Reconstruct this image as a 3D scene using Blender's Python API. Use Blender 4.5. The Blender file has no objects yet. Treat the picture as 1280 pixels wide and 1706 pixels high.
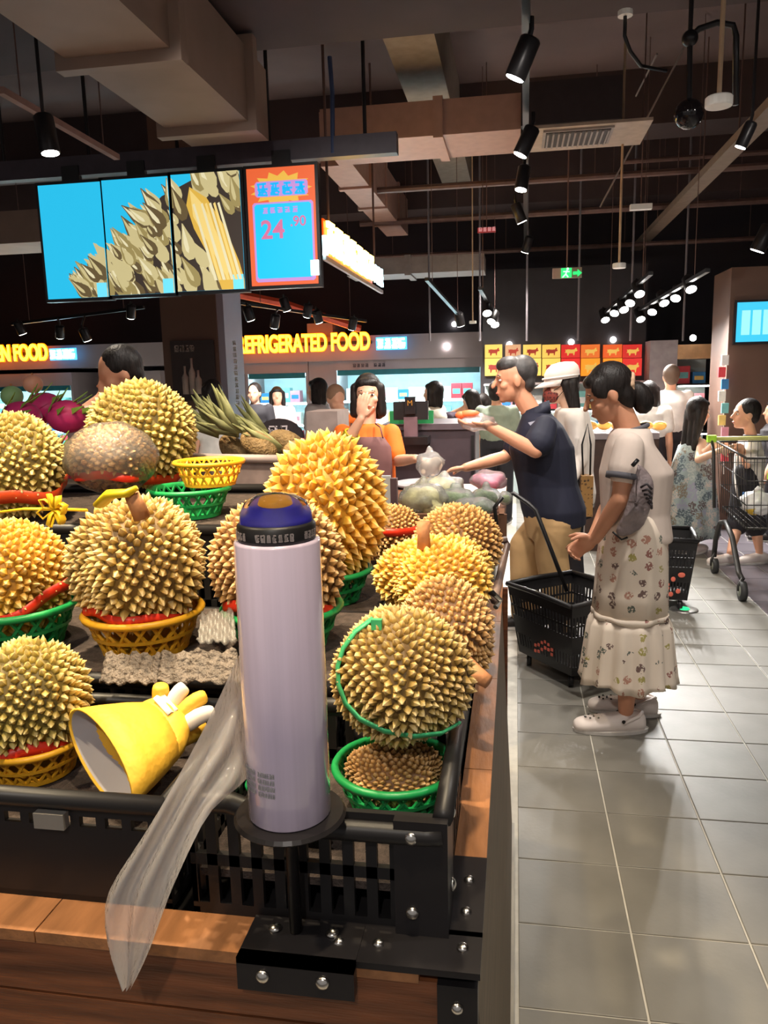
import bpy, bmesh, math, random
from mathutils import Vector, Matrix, Quaternion
random.seed(7)
C = bpy.context.scene.collection
PI = math.pi
V = Vector

# ---------------------------------------------------------------- camera
FPX = 1296.0                       # focal length in pixels of the 1280x1706 frame
EYE = V((0.0, 0.0, 1.5))
RT, UP, FW = V((0.986, 0.165, -0.024)), V((-0.006, 0.175, 0.985)), V((-0.166, 0.971, -0.173))
FW.normalize(); RT = (RT - FW*RT.dot(FW)).normalized(); UP = RT.cross(FW).normalized()
cam_d = bpy.data.cameras.new('camera'); cam = bpy.data.objects.new('camera', cam_d); C.objects.link(cam)
cam_d.sensor_fit = 'HORIZONTAL'; cam_d.sensor_width = 36.0; cam_d.lens = 36.0*FPX/1280.0
cam_d.clip_start = 0.05; cam_d.clip_end = 200
m = Matrix((RT, UP, -FW)).transposed().to_4x4(); m.translation = EYE; cam.matrix_world = m
bpy.context.scene.camera = cam

# ---------------------------------------------------------------- world, exposure
vs = bpy.context.scene.view_settings
vs.view_transform = 'Standard'; vs.look = 'None'; vs.gamma = 1.0; vs.exposure = 0.75; vs.use_curve_mapping = False
w = bpy.data.worlds.new('world'); bpy.context.scene.world = w; w.use_nodes = True
w.node_tree.nodes['Background'].inputs[0].default_value = (1.0, 0.93, 0.88, 1)
w.node_tree.nodes['Background'].inputs[1].default_value = 0.17

# measuring helpers: real points of the place, from a sight line and a known plane
def sight(u, v): return RT*((u-640)/FPX) - UP*((v-853)/FPX) + FW
def P(u, v, y): r = sight(u, v); return EYE + r*(y/r.y)
def PZ(u, v, z): r = sight(u, v); return EYE + r*((z-EYE.z)/r.z)
def PX(u, v, x): r = sight(u, v); return EYE + r*(x/r.x)
def mpp(p): return (p-EYE).dot(FW)/FPX          # metres per pixel at a point

# ---------------------------------------------------------------- materials
MATS = {}
def nodes_of(name):
    mt = bpy.data.materials.new(name); mt.use_nodes = True
    nt = mt.node_tree; return mt, nt, nt.nodes['Principled BSDF']
def M(name, col, rough=.5, metal=0, var=.12, scale=12, bump=0, bscale=None, emis=None, estr=0, trans=0, alpha=1, coat=0, sss=0, stretch=None, ior=1.45, spec=.5):
    if name in MATS: return MATS[name]
    mt, nt, b = nodes_of(name); N = nt.nodes.new; L = nt.links.new
    tc = N('ShaderNodeTexCoord'); mp = N('ShaderNodeMapping'); L(tc.outputs['Object'], mp.inputs[0])
    if stretch: mp.inputs['Scale'].default_value = stretch
    nz = N('ShaderNodeTexNoise'); nz.inputs['Scale'].default_value = scale; nz.inputs['Detail'].default_value = 4
    L(mp.outputs[0], nz.inputs['Vector'])
    rp = N('ShaderNodeValToRGB'); c = V(col[:3])
    rp.color_ramp.elements[0].position = .3; rp.color_ramp.elements[1].position = .7
    rp.color_ramp.elements[0].color = (*(c*(1-var)), 1); rp.color_ramp.elements[1].color = (*(min(1, x*(1+var)) for x in c), 1)
    L(nz.outputs['Fac'], rp.inputs[0]); L(rp.outputs[0], b.inputs['Base Color'])
    b.inputs['Roughness'].default_value = rough; b.inputs['Metallic'].default_value = metal
    b.inputs['Transmission Weight'].default_value = trans; b.inputs['Alpha'].default_value = alpha
    b.inputs['Coat Weight'].default_value = coat; b.inputs['IOR'].default_value = ior
    b.inputs['Specular IOR Level'].default_value = spec
    if sss: b.inputs['Subsurface Weight'].default_value = sss; b.inputs['Subsurface Radius'].default_value = (.02, .008, .004); b.inputs['Subsurface Scale'].default_value = .5
    if emis: b.inputs['Emission Color'].default_value = (*emis, 1); b.inputs['Emission Strength'].default_value = estr
    if bump:
        n2 = N('ShaderNodeTexNoise'); n2.inputs['Scale'].default_value = bscale or scale*4; L(mp.outputs[0], n2.inputs['Vector'])
        bm = N('ShaderNodeBump'); bm.inputs['Strength'].default_value = bump; bm.inputs['Distance'].default_value = .01
        L(n2.outputs['Fac'], bm.inputs['Height']); L(bm.outputs[0], b.inputs['Normal'])
    MATS[name] = mt; return mt
def srgb(r, g, b):
    f = lambda x: (x/255/12.92 if x/255 <= .04045 else ((x/255+.055)/1.055)**2.4); return (f(r), f(g), f(b))
def glow(name, col, s):
    s = s*.64 if s <= 1.4 else s
    return M(name, tuple(x*.3 for x in col), .5, var=0.02, emis=col, estr=s)

# ---------------------------------------------------------------- mesh builder
WORLD = {}
class MB:
    def __init__(s): s.v = []; s.f = []; s.a = []; s.att = False
    def add(s, vs, fs, a=None):
        o = len(s.v); s.v += [V(x) for x in vs]; s.f += [tuple(i+o for i in f) for f in fs]
        s.a += a if a else [0.0]*len(vs); s.att = s.att or bool(a); return s
    def box(s, c, d, R=None):
        c = V(c); h = V(d)*.5; R = R or Matrix.Identity(3)
        vs = [c + R @ V((sx*h.x, sy*h.y, sz*h.z)) for sx in (-1, 1) for sy in (-1, 1) for sz in (-1, 1)]
        return s.add(vs, [(0,1,3,2),(4,6,7,5),(0,4,5,1),(2,3,7,6),(0,2,6,4),(1,5,7,3)])
    def b2(s, a, b):                                     # box from two corners
        a, b = V(a), V(b); return s.box((a+b)/2, [abs(x) for x in (b-a)])
    def frame(s, ax):
        ax = ax.normalized(); t = V((0,0,1)) if abs(ax.z) < .9 else V((1,0,0))
        x = ax.cross(t).normalized(); return x, ax.cross(x).normalized()
    def tube(s, pts, r, n=8, cap=True, flat=None):
        pts = [V(p) for p in pts]; k = len(pts); rs = r if isinstance(r, (list, tuple)) else [r]*k
        vs = []; pr = None
        for i, p in enumerate(pts):
            d = (pts[min(i+1, k-1)] - pts[max(i-1, 0)]).normalized()
            if pr is None: x, y = s.frame(d)
            else:
                x = (pr - d*pr.dot(d)); x = x.normalized() if x.length > 1e-6 else s.frame(d)[0]; y = d.cross(x)
            pr = x
            for j in range(n):
                a = 2*PI*j/n; vs.append(p + (x*math.cos(a) + y*math.sin(a)*(flat or 1))*rs[i])
        fs = [(i*n+j, i*n+(j+1) % n, (i+1)*n+(j+1) % n, (i+1)*n+j) for i in range(k-1) for j in range(n)]
        if cap: fs += [tuple(reversed(range(n))), tuple(range((k-1)*n, k*n))]
        return s.add(vs, fs)
    def cyl(s, a, b, r0, r1=None, n=16): return s.tube([a, b], [r0, r0 if r1 is None else r1], n)
    def cap(s, a, b, r0, r1=None, n=10):                 # tapered capsule, closed
        a, b = V(a), V(b); r1 = r0 if r1 is None else r1; d = (b-a); d = d.normalized() if d.length > 1e-6 else V((0,0,1))
        q = (.98, .8, .45)
        pts = [a - d*r0*t for t in q] + [a, b] + [b + d*r1*t for t in reversed(q)]
        rr = [math.sqrt(1-t*t) for t in q]
        return s.tube(pts, [r0*t for t in rr] + [r0, r1] + [r1*t for t in reversed(rr)], n)
    def ball(s, c, r, A=None, B=None, nu=14, nv=9, Cx=None):  # ellipsoid; r scalar or 3; axes A,B,A^B
        c = V(c); r = (r, r, r) if not hasattr(r, '__len__') else r
        A = V(A).normalized() if A else V((1,0,0)); B = V(B).normalized() if B else V((0,1,0)); D = A.cross(B)
        vs = [c - D*r[2]]
        for i in range(1, nv):
            t = PI*i/nv
            for j in range(nu):
                p = 2*PI*j/nu; vs.append(c + A*r[0]*math.sin(t)*math.cos(p) + B*r[1]*math.sin(t)*math.sin(p) - D*r[2]*math.cos(t))
        vs.append(c + D*r[2]); e = len(vs)-1
        fs = [(0, 1+(j+1) % nu, 1+j) for j in range(nu)]
        fs += [(1+i*nu+j, 1+i*nu+(j+1) % nu, 1+(i+1)*nu+(j+1) % nu, 1+(i+1)*nu+j) for i in range(nv-2) for j in range(nu)]
        o = 1+(nv-2)*nu; fs += [(o+j, o+(j+1) % nu, e) for j in range(nu)]
        return s.add(vs, fs)
    def loft(s, rings, n=20, cap=True):                  # ring: (centre, half axis A, half axis B)
        vs = [V(c) + V(A)*math.cos(2*PI*j/n) + V(B)*math.sin(2*PI*j/n) for c, A, B in rings for j in range(n)]; k = len(rings)
        fs = [(i*n+j, i*n+(j+1) % n, (i+1)*n+(j+1) % n, (i+1)*n+j) for i in range(k-1) for j in range(n)]
        if cap: fs += [tuple(reversed(range(n))), tuple(range((k-1)*n, k*n))]
        return s.add(vs, fs)
    def lathe(s, prof, c, n=28):                         # closed or open profile of (r, z) about a vertical axis
        c = V(c); k = len(prof)
        vs = [c + V((r*math.cos(2*PI*j/n), r*math.sin(2*PI*j/n), z)) for r, z in prof for j in range(n)]
        return s.add(vs, [(i*n+j, i*n+(j+1) % n, (i+1)*n+(j+1) % n, (i+1)*n+j) for i in range(k-1) for j in range(n)])
    def poly(s, pts, d):                                 # flat outline (3-D points) with thickness vector d
        pts = [V(p) for p in pts]; k = len(pts); d = V(d)
        return s.add(pts + [p+d for p in pts], [tuple(range(k)), tuple(reversed(range(k, 2*k)))] + [(i, i+k, (i+1) % k+k, (i+1) % k) for i in range(k)])
    def sheet(s, rows):                                  # grid of points
        k, n = len(rows), len(rows[0])
        return s.add([p for r in rows for p in r], [(i*n+j, i*n+j+1, (i+1)*n+j+1, (i+1)*n+j) for i in range(k-1) for j in range(n-1)])
    def build(s, name, mat, parent=None, smooth=False, base=None, rem=0, sm=0, solid=0, sub=0):
        me = bpy.data.meshes.new(name)
        if parent is not None: W = WORLD[parent.name]
        else: W = Matrix.Translation(V(base)) if base is not None else Matrix.Translation(V((sum(p.x for p in s.v)/len(s.v), sum(p.y for p in s.v)/len(s.v), min(p.z for p in s.v))))
        I = W.inverted(); me.from_pydata([I @ p for p in s.v], [], s.f)
        bm = bmesh.new(); bm.from_mesh(me); bmesh.ops.recalc_face_normals(bm, faces=bm.faces); bm.to_mesh(me); bm.free()
        if s.att:
            at = me.attributes.new('tip', 'FLOAT', 'POINT'); at.data.foreach_set('value', s.a)
        me.materials.append(mat)
        if smooth: me.polygons.foreach_set('use_smooth', [True]*len(me.polygons))
        o = bpy.data.objects.new(name, me); C.objects.link(o); WORLD[o.name] = W
        if parent is not None: o.parent = parent
        else: o.matrix_world = W
        if rem:
            md = o.modifiers.new('r', 'REMESH'); md.mode = 'VOXEL'; md.voxel_size = rem; md.use_smooth_shade = True
        if sm: md = o.modifiers.new('s', 'SMOOTH'); md.factor = .5; md.iterations = sm
        if solid: md = o.modifiers.new('o', 'SOLIDIFY'); md.thickness = solid
        if sub: md = o.modifiers.new('u', 'SUBSURF'); md.levels = sub; md.render_levels = sub
        return o
def tag(o, label, cat, group=None):
    o['label'] = label; o['category'] = cat
    if group: o['group'] = group
    return o
def thing(name, label, cat, loc=(0,0,0), group=None, rz=0):
    o = bpy.data.objects.new(name, None); C.objects.link(o); o.empty_display_size = .05
    W = Matrix.Translation(V(loc)) @ Matrix.Rotation(rz, 4, 'Z'); o.matrix_world = W; WORLD[o.name] = W
    return tag(o, label, cat, group)
def struct(o): o['kind'] = 'structure'; return o
def dup(o, loc, label=None, rz=None, sc=None, parent=None):
    c = o.copy(); C.objects.link(c)
    if parent is not None: c.parent = parent
    if loc is not None:
        c.location = V(loc)
        if rz is not None: c.rotation_euler = (0, 0, rz)
        if sc: c.scale = (sc, sc, sc) if not hasattr(sc, '__len__') else sc
        if label: c['label'] = label
    for ch in [x for x in o.children]: dup(ch, None, parent=c)
    return c
def lerp(a, b, t): return V(a)*(1-t) + V(b)*t
def text(name, body, size, mat, parent, origin, xdir, updir, depth=.01, bold=0, xs=1.0):
    cu = bpy.data.curves.new(name, 'FONT'); cu.body = body; cu.size = size; cu.extrude = depth; cu.offset = bold; cu.align_x = 'CENTER'; cu.align_y = 'CENTER'
    cu.materials.append(mat); o = bpy.data.objects.new(name, cu); C.objects.link(o)
    x = V(xdir).normalized(); y = V(updir); y = (y - x*y.dot(x)).normalized(); z = x.cross(y)
    W = Matrix((x, y, z)).transposed().to_4x4(); W.translation = V(origin); W = W @ Matrix.Diagonal((xs, 1, 1, 1))
    o.parent = parent; o.matrix_local = WORLD[parent.name].inverted() @ W; WORLD[o.name] = W
    return o
def glyph(mb, o, X, U, w, h, seed, t=.12, d=.004):      # a block of brush strokes as dense as a blurred character
    rg = random.Random(seed); o = V(o); X = V(X).normalized(); U = V(U).normalized(); N = X.cross(U)
    def bar(x0, y0, x1, y1):
        a, b = o + X*x0*w + U*y0*h, o + X*x1*w + U*y1*h; dd = (b-a); s_ = N.cross(dd.normalized())*t*h*.5
        mb.poly([a-s_, b-s_, b+s_, a+s_], N*d)
    for y in (.08, .5, .9): bar(rg.uniform(0, .2), y, rg.uniform(.8, 1), y + rg.uniform(-.05, .05))
    for k in range(3): x = rg.uniform(.1, .9); bar(x, rg.uniform(0, .3), x + rg.uniform(-.15, .15), rg.uniform(.7, 1))
    bar(.1, rg.uniform(0, .2), .5, rg.uniform(.3, .6)); bar(.9, rg.uniform(0, .2), .5, rg.uniform(.3, .6))
# ---------------------------------------------------------------- common materials
m_black = M('black_plastic', (.012,.011,.012), .42, var=.2, scale=6)
m_blackmetal = M('black_metal', (.02,.018,.02), .35, .3, var=.2, scale=8)
m_bolt = M('steel_bolt', (.6,.58,.55), .25, 1, var=.1)
m_steel = M('brushed_steel', (.45,.44,.43), .32, .9, var=.1, scale=20)
m_wood = M('walnut_board', srgb(112,66,40), .45, var=.45, scale=5, stretch=(1.2,14,14), bump=.15, bscale=30)
m_woodtop = M('oak_ledge', srgb(150,102,66), .45, var=.3, scale=6, stretch=(6,1.2,6), bump=.1, bscale=30)
m_woodside = M('grey_brown_panel', srgb(98,80,60), .5, var=.28, scale=7, stretch=(10,.6,10), bump=.08, bscale=20)
m_slab = M('ceiling_paint', srgb(104,86,84), .85, var=.1, scale=2)
m_beam = M('beam_paint', srgb(74,60,60), .85, var=.15, scale=2)
m_duct = M('duct_sheet', srgb(150,128,116), .55, .15, var=.1, scale=3)
m_pipe = M('pipe_paint', srgb(110,84,78), .5, .2, var=.15)
m_dark = M('dark_wall_paint', srgb(46,42,48), .8, var=.1, scale=1)
m_white = M('white_plastic', srgb(232,228,222), .4, var=.04)
m_grey = M('grey_column_paint', srgb(150,146,160), .6, var=.05, scale=2)
m_brown = M('brown_cladding', srgb(104,78,66), .6, var=.1, scale=2)
m_tile = M('floor_tile', srgb(124,121,114), .5, var=.16, scale=3.5, bump=.04, bscale=60)
m_grout = M('floor_grout', srgb(196,192,182), .8, var=.08, scale=30)
m_tiled = M('dark_floor_tile', srgb(104,98,104), .3, var=.15, scale=3)
m_soffit = M('soffit_panel', srgb(150,138,140), .5, var=.06, scale=2)

# ---------------------------------------------------------------- floor
fl = MB().b2((-9, -2.5, -.06), (7, 13.2, -.004)).build('floor', m_grout, base=(0,0,0)); struct(fl)
tm = None
TX, TY, X0, Y0 = .303, .2945, .013, 1.659
def tile(x, y, mat, mesh=None):
    if mesh is None:
        q = MB(); a, b = TX/2-.003, TY/2-.003
        q.add([(-a,-b,-.006),(a,-b,-.006),(a,b,-.006),(-a,b,-.006),(-a,-b,-.001),(a,-b,-.001),(a,b,-.001),(-a,b,-.001),(-a+.002,-b+.002,0),(a-.002,-b+.002,0),(a-.002,b-.002,0),(-a+.002,b-.002,0)],
              [(0,1,5,4),(1,2,6,5),(2,3,7,6),(3,0,4,7),(4,5,9,8),(5,6,10,9),(6,7,11,10),(7,4,8,11),(8,9,10,11)])
        o = q.build('tile', mat, parent=fl); o.location = (x, y, 0); return o
    o = bpy.data.objects.new('tile', mesh); C.objects.link(o); o.parent = fl; o.location = (x, y, 0); return o
mesh1 = mesh2 = None
for j in range(-3, 27):
    for i in range(0, 9):
        x, y = X0 + TX*(i+.5), Y0 + TY*(j+.5)
        u = (V((x, y, 0)) - EYE); zz = u.dot(FW); px = 640 + FPX*u.dot(RT)/zz
        if px > 1420 or x > 2.7: continue
        dk = x > 1.47 and y > 4.2
        o = tile(x, y, m_tiled if dk else m_tile, mesh2 if dk else mesh1)
        if dk: mesh2 = o.data
        else: mesh1 = o.data

# ---------------------------------------------------------------- shell
struct(MB().b2((-9, -2.5, 4.2), (7, 13.2, 4.35)).build('ceiling', m_slab))
struct(MB().b2((-9, 11.2, 0), (7, 11.4, 4.2)).build('wall_back', m_dark))
struct(MB().b2((-9.1, -2.5, 0), (-9, 11.2, 4.2)).build('wall_left', m_dark))
struct(MB().b2((6.9, -2.5, 0), (7, 11.2, 4.2)).build('wall_right', m_dark))
cg = bpy.data.objects
def beam(a, b, nm='ceiling_beam', mt=m_beam): return struct(MB().b2(a, b).build(nm, mt))
beam((-9, 3.5, 3.4), (7, 4.8, 4.2))
beam((-9, 7.98, 3.72), (7, 8.5, 4.2))
beam((-9, 10.0, 3.5), (7, 10.5, 4.2))
b0 = PZ(640, 70, 3.7); b1 = PZ(727, 70, 3.7)
beam((b0.x, 4.8, 3.7), (b1.x, 7.98, 4.2), mt=M('light_beam_paint', srgb(150,138,126), .8))
beam((b0.x, 8.5, 3.75), (b1.x, 10, 4.2), mt=MATS['light_beam_paint'])

def duct(name, label, a, b, axis, seams, mt=m_duct, flange=.05):
    a, b = V(a), V(b); t = thing(name, label, 'duct', ((a.x+b.x)/2, (a.y+b.y)/2, a.z))
    MB().b2(a, b).build('duct_body', mt, t)
    for s in seams:
        lo, hi = a.copy(), b.copy(); lo[axis] = s-.035; hi[axis] = s+.035
        for k in range(3):
            if k != axis: lo[k] -= flange; hi[k] += flange
        MB().b2(lo, hi).build('flange', mt, t)
    return t
za = 2.93
A0, A1 = PZ(0, 22, za), PZ(198, 0, za); E0 = PZ(310, 250, za)
duct('air_duct', 'wide sheet metal air duct running above the row of menu screens', ((A0.x, -1, za)), ((A1.x, 4.9, za+.40)), 1, (1.2, 2.3, PZ(190,95,za).y, 4.55))
c0, c1 = PZ(545, 252, 3.2), PZ(1030, 232, 3.2)
cd = duct('cross_duct', 'narrow air duct crossing the aisle behind the spotlights', (c0.x, 6.0, 3.2), (P(876, 232, 5.95).x, 6.62, 3.44), 0, (PZ(740, 255, 3.2).x,), M('duct_rose', srgb(176,138,124), .5, .1, var=.08), .02)
a0 = P(880, 232, 5.95); a1 = P(1036, 180, 5.95)
ac = thing('ceiling_air_unit', 'dark ceiling air unit with a slatted outlet grille underneath', 'air conditioner', ((a0.x+a1.x)/2, 6.3, 3.2))
MB().b2((a0.x-.05, 5.93, 3.2), (a1.x, 6.6, 3.48)).build('housing', M('unit_dark', srgb(52,42,44), .7), ac)
g0, g1 = PZ(903, 238, 3.19), PZ(1003, 260, 3.19)
MB().b2((g0.x-.1, 5.95, 3.18), (g1.x+.25, 6.55, 3.2)).build('underside_panel', M('unit_panel', srgb(176,156,140), .6), ac)
MB().b2((g0.x, 6.0, 3.165), (g1.x, 6.4, 3.182)).build('grille_frame', M('grille_grey', srgb(150,140,134), .5), ac)
MB().b2((g0.x+.02, 6.02, 3.16), (g1.x-.02, 6.38, 3.17)).build('grille_back', m_black, ac)
for k in range(12):
    x = g0.x+.035 + (g1.x-g0.x-.07)*k/11; MB().box((x, 6.2, 3.156), (.012, .36, .012)).build('slat', MATS['grille_grey'], ac)
d0, d1 = PZ(546, 290, 3.2), PZ(600, 290, 3.2)
duct('return_duct', 'rose coloured duct running back beside the orange hanging sign', (d0.x, 6.62, 3.2), (d1.x, 10, 3.62), 1, (7.4, 8.3, 9.2), MATS['duct_rose'], .02)
duct('far_duct', 'pale low duct under the far end of the ceiling', (-1.9, 9.0, 2.62), (-.35, 9.5, 2.8), 0, (-1.2,), M('duct_pale', srgb(150,140,136), .5, .1), .02)
duct('side_duct', 'dim duct behind the first menu screen along the wall', (-7.5, 7.2, 2.85), (-3.2, 7.8, 3.15), 0, (-5.5, -4.2), m_duct, .03)

def pipe(name, label, pts, r, mt=m_pipe, hang=True):
    t = thing(name, label, 'pipe', pts[0]); MB().tube(pts, r, 8).build('pipe_run', mt, t)
    if hang:
        p, q = V(pts[0]), V(pts[-1]); n = max(2, int((q-p).length/1.6))
        for k in range(n+1):
            c = lerp(p, q, (k+.3)/(n+.6)); MB().cyl(c, (c.x, c.y, 4.2), .004, n=6).build('hanger_rod', m_pipe, t)
for i, (v0, v1, z, r) in enumerate(((325, 268, 3.25, .03), (372, 332, 3.2, .035), (432, 392, 3.0, .028), (446, 428, 2.95, .04), (300, 250, 3.6, .025))):
    yy = PZ(960, (v0+v1)/2, z).y; x0 = P(600, v0, yy).x if i != 4 else P(1040, 250, yy).x
    pipe('ceiling_pipe', ('thin sprinkler pipe crossing just behind the air unit', 'brown pipe crossing below the sprinkler line with hanger rods', 'slim pipe low over the far aisle', 'thickest dark pipe above the green exit sign', 'short pipe high against the slab by the pendant lamp')[i], [(x0, yy, z), (4.6, yy, z)], r)
# cable tray along the aisle
t0 = PZ(1280, 185, 3.05); t1 = PZ(1035, 447, 3.05)
tr = thing('cable_tray', 'long pale cable tray running down the aisle overhead', 'cable tray', (t0.x, 4.0, 3.05))
MB().b2((t0.x-.02, 2.2, 3.05), (t0.x+.10, t1.y, 3.06)).build('tray_base', M('tray_paint', srgb(140,122,108), .5, .2), tr)
for s in (-.02, .1): MB().b2((t0.x+s-.005, 2.2, 3.05), (t0.x+s+.005, t1.y, 3.11)).build('tray_side', MATS['tray_paint'], tr)
for k in range(7): MB().cyl((t0.x+.04, 3+k*1.1, 3.06), (t0.x+.04, 3+k*1.1, 4.2), .006, n=6).build('hanger_rod', m_pipe, tr)

# ---------------------------------------------------------------- spotlights
m_lens = glow('lamp_lens', (1, .97, .92), 14)
def spot(loc, aim, watts, label, L=.17, r=.045, col=(1, .86, .68), ang=62, group='ceiling spotlights', light=True, track_z=None, anchor=None):
    loc = V(loc); d = (V(aim)-loc).normalized(); top = loc - d*L
    t = thing('spotlight', label, 'spotlight', loc, group)
    MB().tube([top, top + d*.01, loc - d*.004, loc], [r*.8, r, r, r*.98], 14).build('lamp_can', m_blackmetal, t, True)
    MB().cyl(loc - d*.001, loc + d*.004, r*.86, n=14).build('lens', m_lens, t)
    tz = track_z if track_z else top.z+.1
    MB().tube([lerp(top, loc, .3), V((top.x, top.y, top.z+.03)), V(anchor) if anchor else V((top.x, top.y, tz+.012))], .012 if track_z != 4.2 else .008, 6).build('yoke', m_blackmetal, t)
    if light:
        ld = bpy.data.lights.new('spot_beam', 'SPOT'); ld.energy = watts; ld.color = col; ld.spot_size = math.radians(ang); ld.spot_blend = .7; ld.shadow_soft_size = .04
        lo = bpy.data.objects.new('spot_beam', ld); C.objects.link(lo); lo.parent = t
        W = d.to_track_quat('-Z', 'Y').to_matrix().to_4x4(); W.translation = loc + d*.02
        lo.matrix_local = WORLD[t.name].inverted() @ W
    return t
def track(name, label, a, b, w=.035, mt=None):
    a, b = V(a), V(b); t = thing(name, label, 'light track', a); d = (b-a).normalized(); x = d.cross(V((0,0,1))).normalized(); u = x.cross(d)
    R = Matrix((x, d, u)).transposed()
    MB().box((a+b)/2, (w, (b-a).length, .03), R).build('rail', mt or m_blackmetal, t)
    n = max(1, int((b-a).length/1.6))
    for k in range(n+1): p = lerp(a, b, (k+.2)/(n+.4)); MB().cyl(p, (p.x, p.y, 4.2), .0035, n=6).build('hanger_rod', m_pipe, t)
    return t
TZ = 2.93
track('light_track', 'black light track above the aisle beside the fruit island', (.0, .6, TZ), (.1, 9.2, TZ))
aims = ((-.14, .04, 90), (-.15, .0, 110), (-.05, -.05, 80), (.12, .05, 80), (-.1, .1, 100))
names = ('large tilted spotlight hanging lowest on the aisle track', 'second spotlight along the aisle track, level with the air unit', 'third spotlight along the aisle track, just past the cross duct', 'fourth spotlight along the aisle track', 'last spotlight on the aisle track before the exit sign')
for (u, v), a, nm in zip(((858,130), (867,258), (868,316), (870,370), (875,420)), aims, names):
    p = PZ(u, v, 2.72); spot(p, p + V((a[0], a[1], -.3)), a[2], nm, L=.16, r=.045, ang=95, track_z=TZ, col=(1,.92,.82))
for u0, v0, u1, v1, z in ((0,150,195,262,2.8),):
    track('light_track', 'slanting light track over the durian tiers', PZ(u0, v0, z), PZ(u1, v1, z), mt=M('rose_rail', srgb(150,116,106), .8))
spot(PZ(84, 255, 2.55), (-1.95, 3.5, 1.2), 90, 'single spotlight glowing above the first menu screen', track_z=4.2)
# unseen extra lamps on ceiling rods that light the fruit island
ISL = (((-.95, 1.35, 2.85), (-.78, 1.5, 1.2), 190), ((-.1, .55, 2.85), (-.42, 1.2, 1.1), 75), ((-.25, 1.5, 2.85), (-.2, 1.45, 1.0), 46), ((-1.35, .6, 2.85), (-.75, 1.1, 1.0), 62), ((-.6, 2.5, 2.85), (-.6, 2.5, 1.1), 60))
for i, (l, a, e) in enumerate(ISL):
    spot(l, a, e, 'unseen warm spotlight aimed down at the fruit, ' + ('over the highest durian tier', 'over the bag roll', 'over the durian heap by the wooden ledge', 'over the first basket of durians', 'over the pineapples', 'over the bagged vegetables')[i], track_z=4.2, col=(1, .80, .52) if i < 5 else (1, .93, .85), ang=58)
AISLE_FILL = (((.9, 1.0, 2.85), (.8, 1.5, 0), 40), ((1.0, 2.4, 2.95), (.7, 3.2, .4), 30), ((.25, 2.5, 3.0), (.1, 4.3, .9), 75), ((-1.2, 2.4, 3.0), (-.8, 4.7, 1.2), 95), ((1.7, 2.5, 3.0), (1.6, 5.8, .5), 50), ((-.1, -1.1, 2.9), (-.35, .95, 1.1), 48))  # added fill spotlights outside the view, the last one behind the camera
for i, (l, a, e) in enumerate(AISLE_FILL):
    spot(l, a, e, 'added unseen spotlight near the grey tiled aisle, ' + ('at the near end of the island', 'over the woman in the floral skirt', 'turned to the man in navy', 'turned to the shop assistant', 'turned to the shopping cart', 'behind the viewpoint and turned to the white bag roll')[i], track_z=4.2, col=(1, .93, .85), ang=85)
def far_lamps(track_px, z, lamps, lab, lit=True):
    a, b = P(*track_px[0], z[0]), P(*track_px[1], z[1]); track('light_track', lab + ', black light track', a, b)
    for k, (u, v) in enumerate(lamps):
        f = min(1, max(0, (u-track_px[0][0])/(track_px[1][0]-track_px[0][0]))); tp = lerp(a, b, f); p = P(u, v, tp.y-.04); spot(p, p + V((-.1 if k % 2 else .05, .12 if 'cases' in lab or 'frozen' in lab or 'checkout' in lab else -.25, -.3)), 110, lab + ', spotlight ' + ('one', 'two', 'three', 'four', 'five', 'six')[k] + ' from its near end', L=.14, r=.05, light=k % 2 == 0, anchor=tp, ang=100, col=(1,.97,.93))
far_lamps(((1085,455), (1008,522)), (7.0, 9.0), ((1066,490), (1050,505), (1040,516), (1024,522), (1009,533)), 'far aisle lamps before the bull posters')
far_lamps(((1180,450), (1060,520)), (6.6, 9.0), ((1152,482), (1126,497), (1107,505), (1087,520), (1068,532)), 'lamps near the grey pillar')
far_lamps(((711,465), (770,530)), (7.4, 8.8), ((768,542),), 'lamps over the checkout desk')
far_lamps(((800,480), (828,528)), (7.4, 8.8), ((812,522), (819,536), (825,541)), 'lamps behind the man in navy')
far_lamps(((400,505), (610,535)), (7.8, 9.4), ((418,533), (457,545), (478,517), (511,527), (532,537), (586,548)), 'lamps before the refrigerated cases')
far_lamps(((20,540), (240,512)), (8.4, 8.0), ((38,556), (100,562), (146,567), (218,529)), 'lamps over the frozen aisle')
MB_orange = M('orange_bulkhead', srgb(200,70,40), .5)
q = MB(); qa, qb = P(395, 480, 9.3), P(610, 545, 9.9)
tag(MB().tube([P(395, 490, 9.2), P(470, 505, 9.5), P(600, 548, 10)], .05, 6).build('orange_pipe', MB_orange), 'orange service pipe sloping above the refrigerated food sign', 'pipe')
# ---------------------------------------------------------------- hanging screens
XR, ZU = V((1,0,0)), V((0,0,1))
m_bezel = M('screen_bezel', (.01,.01,.012), .3)
s_blue = glow('screen_blue', srgb(40,185,228), 1.0)
hb0, hb1 = P(-60, 292, 5), P(662, 236, 5)
hb = thing('screen_rail', 'dark hanging rail that carries the menu screens', 'rail', hb0)
MB().b2((hb0.x, 4.97, hb0.z-.06), (hb1.x, 5.05, hb0.z+.06)).build('rail_beam', M('rail_paint', srgb(62,54,64), .5), hb)
for k in range(5): x = hb0.x+.3+(hb1.x-hb0.x-.5)*k/4; MB().cyl((x, 5.01, hb0.z), (x, 5.01, 4.2), .012, n=8).build('hanger_rod', m_blackmetal, hb)
def spike_shapes(rects, x0, x1, z0, z1, y, par, seed):
    rg = random.Random(seed)
    cols = [glow('scr_spike%d' % i, srgb(*c), 1.0) for i, c in enumerate(((196,170,96), (222,204,140), (120,100,58), (84,64,48), (238,222,170)))]
    return cols, rg
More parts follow.
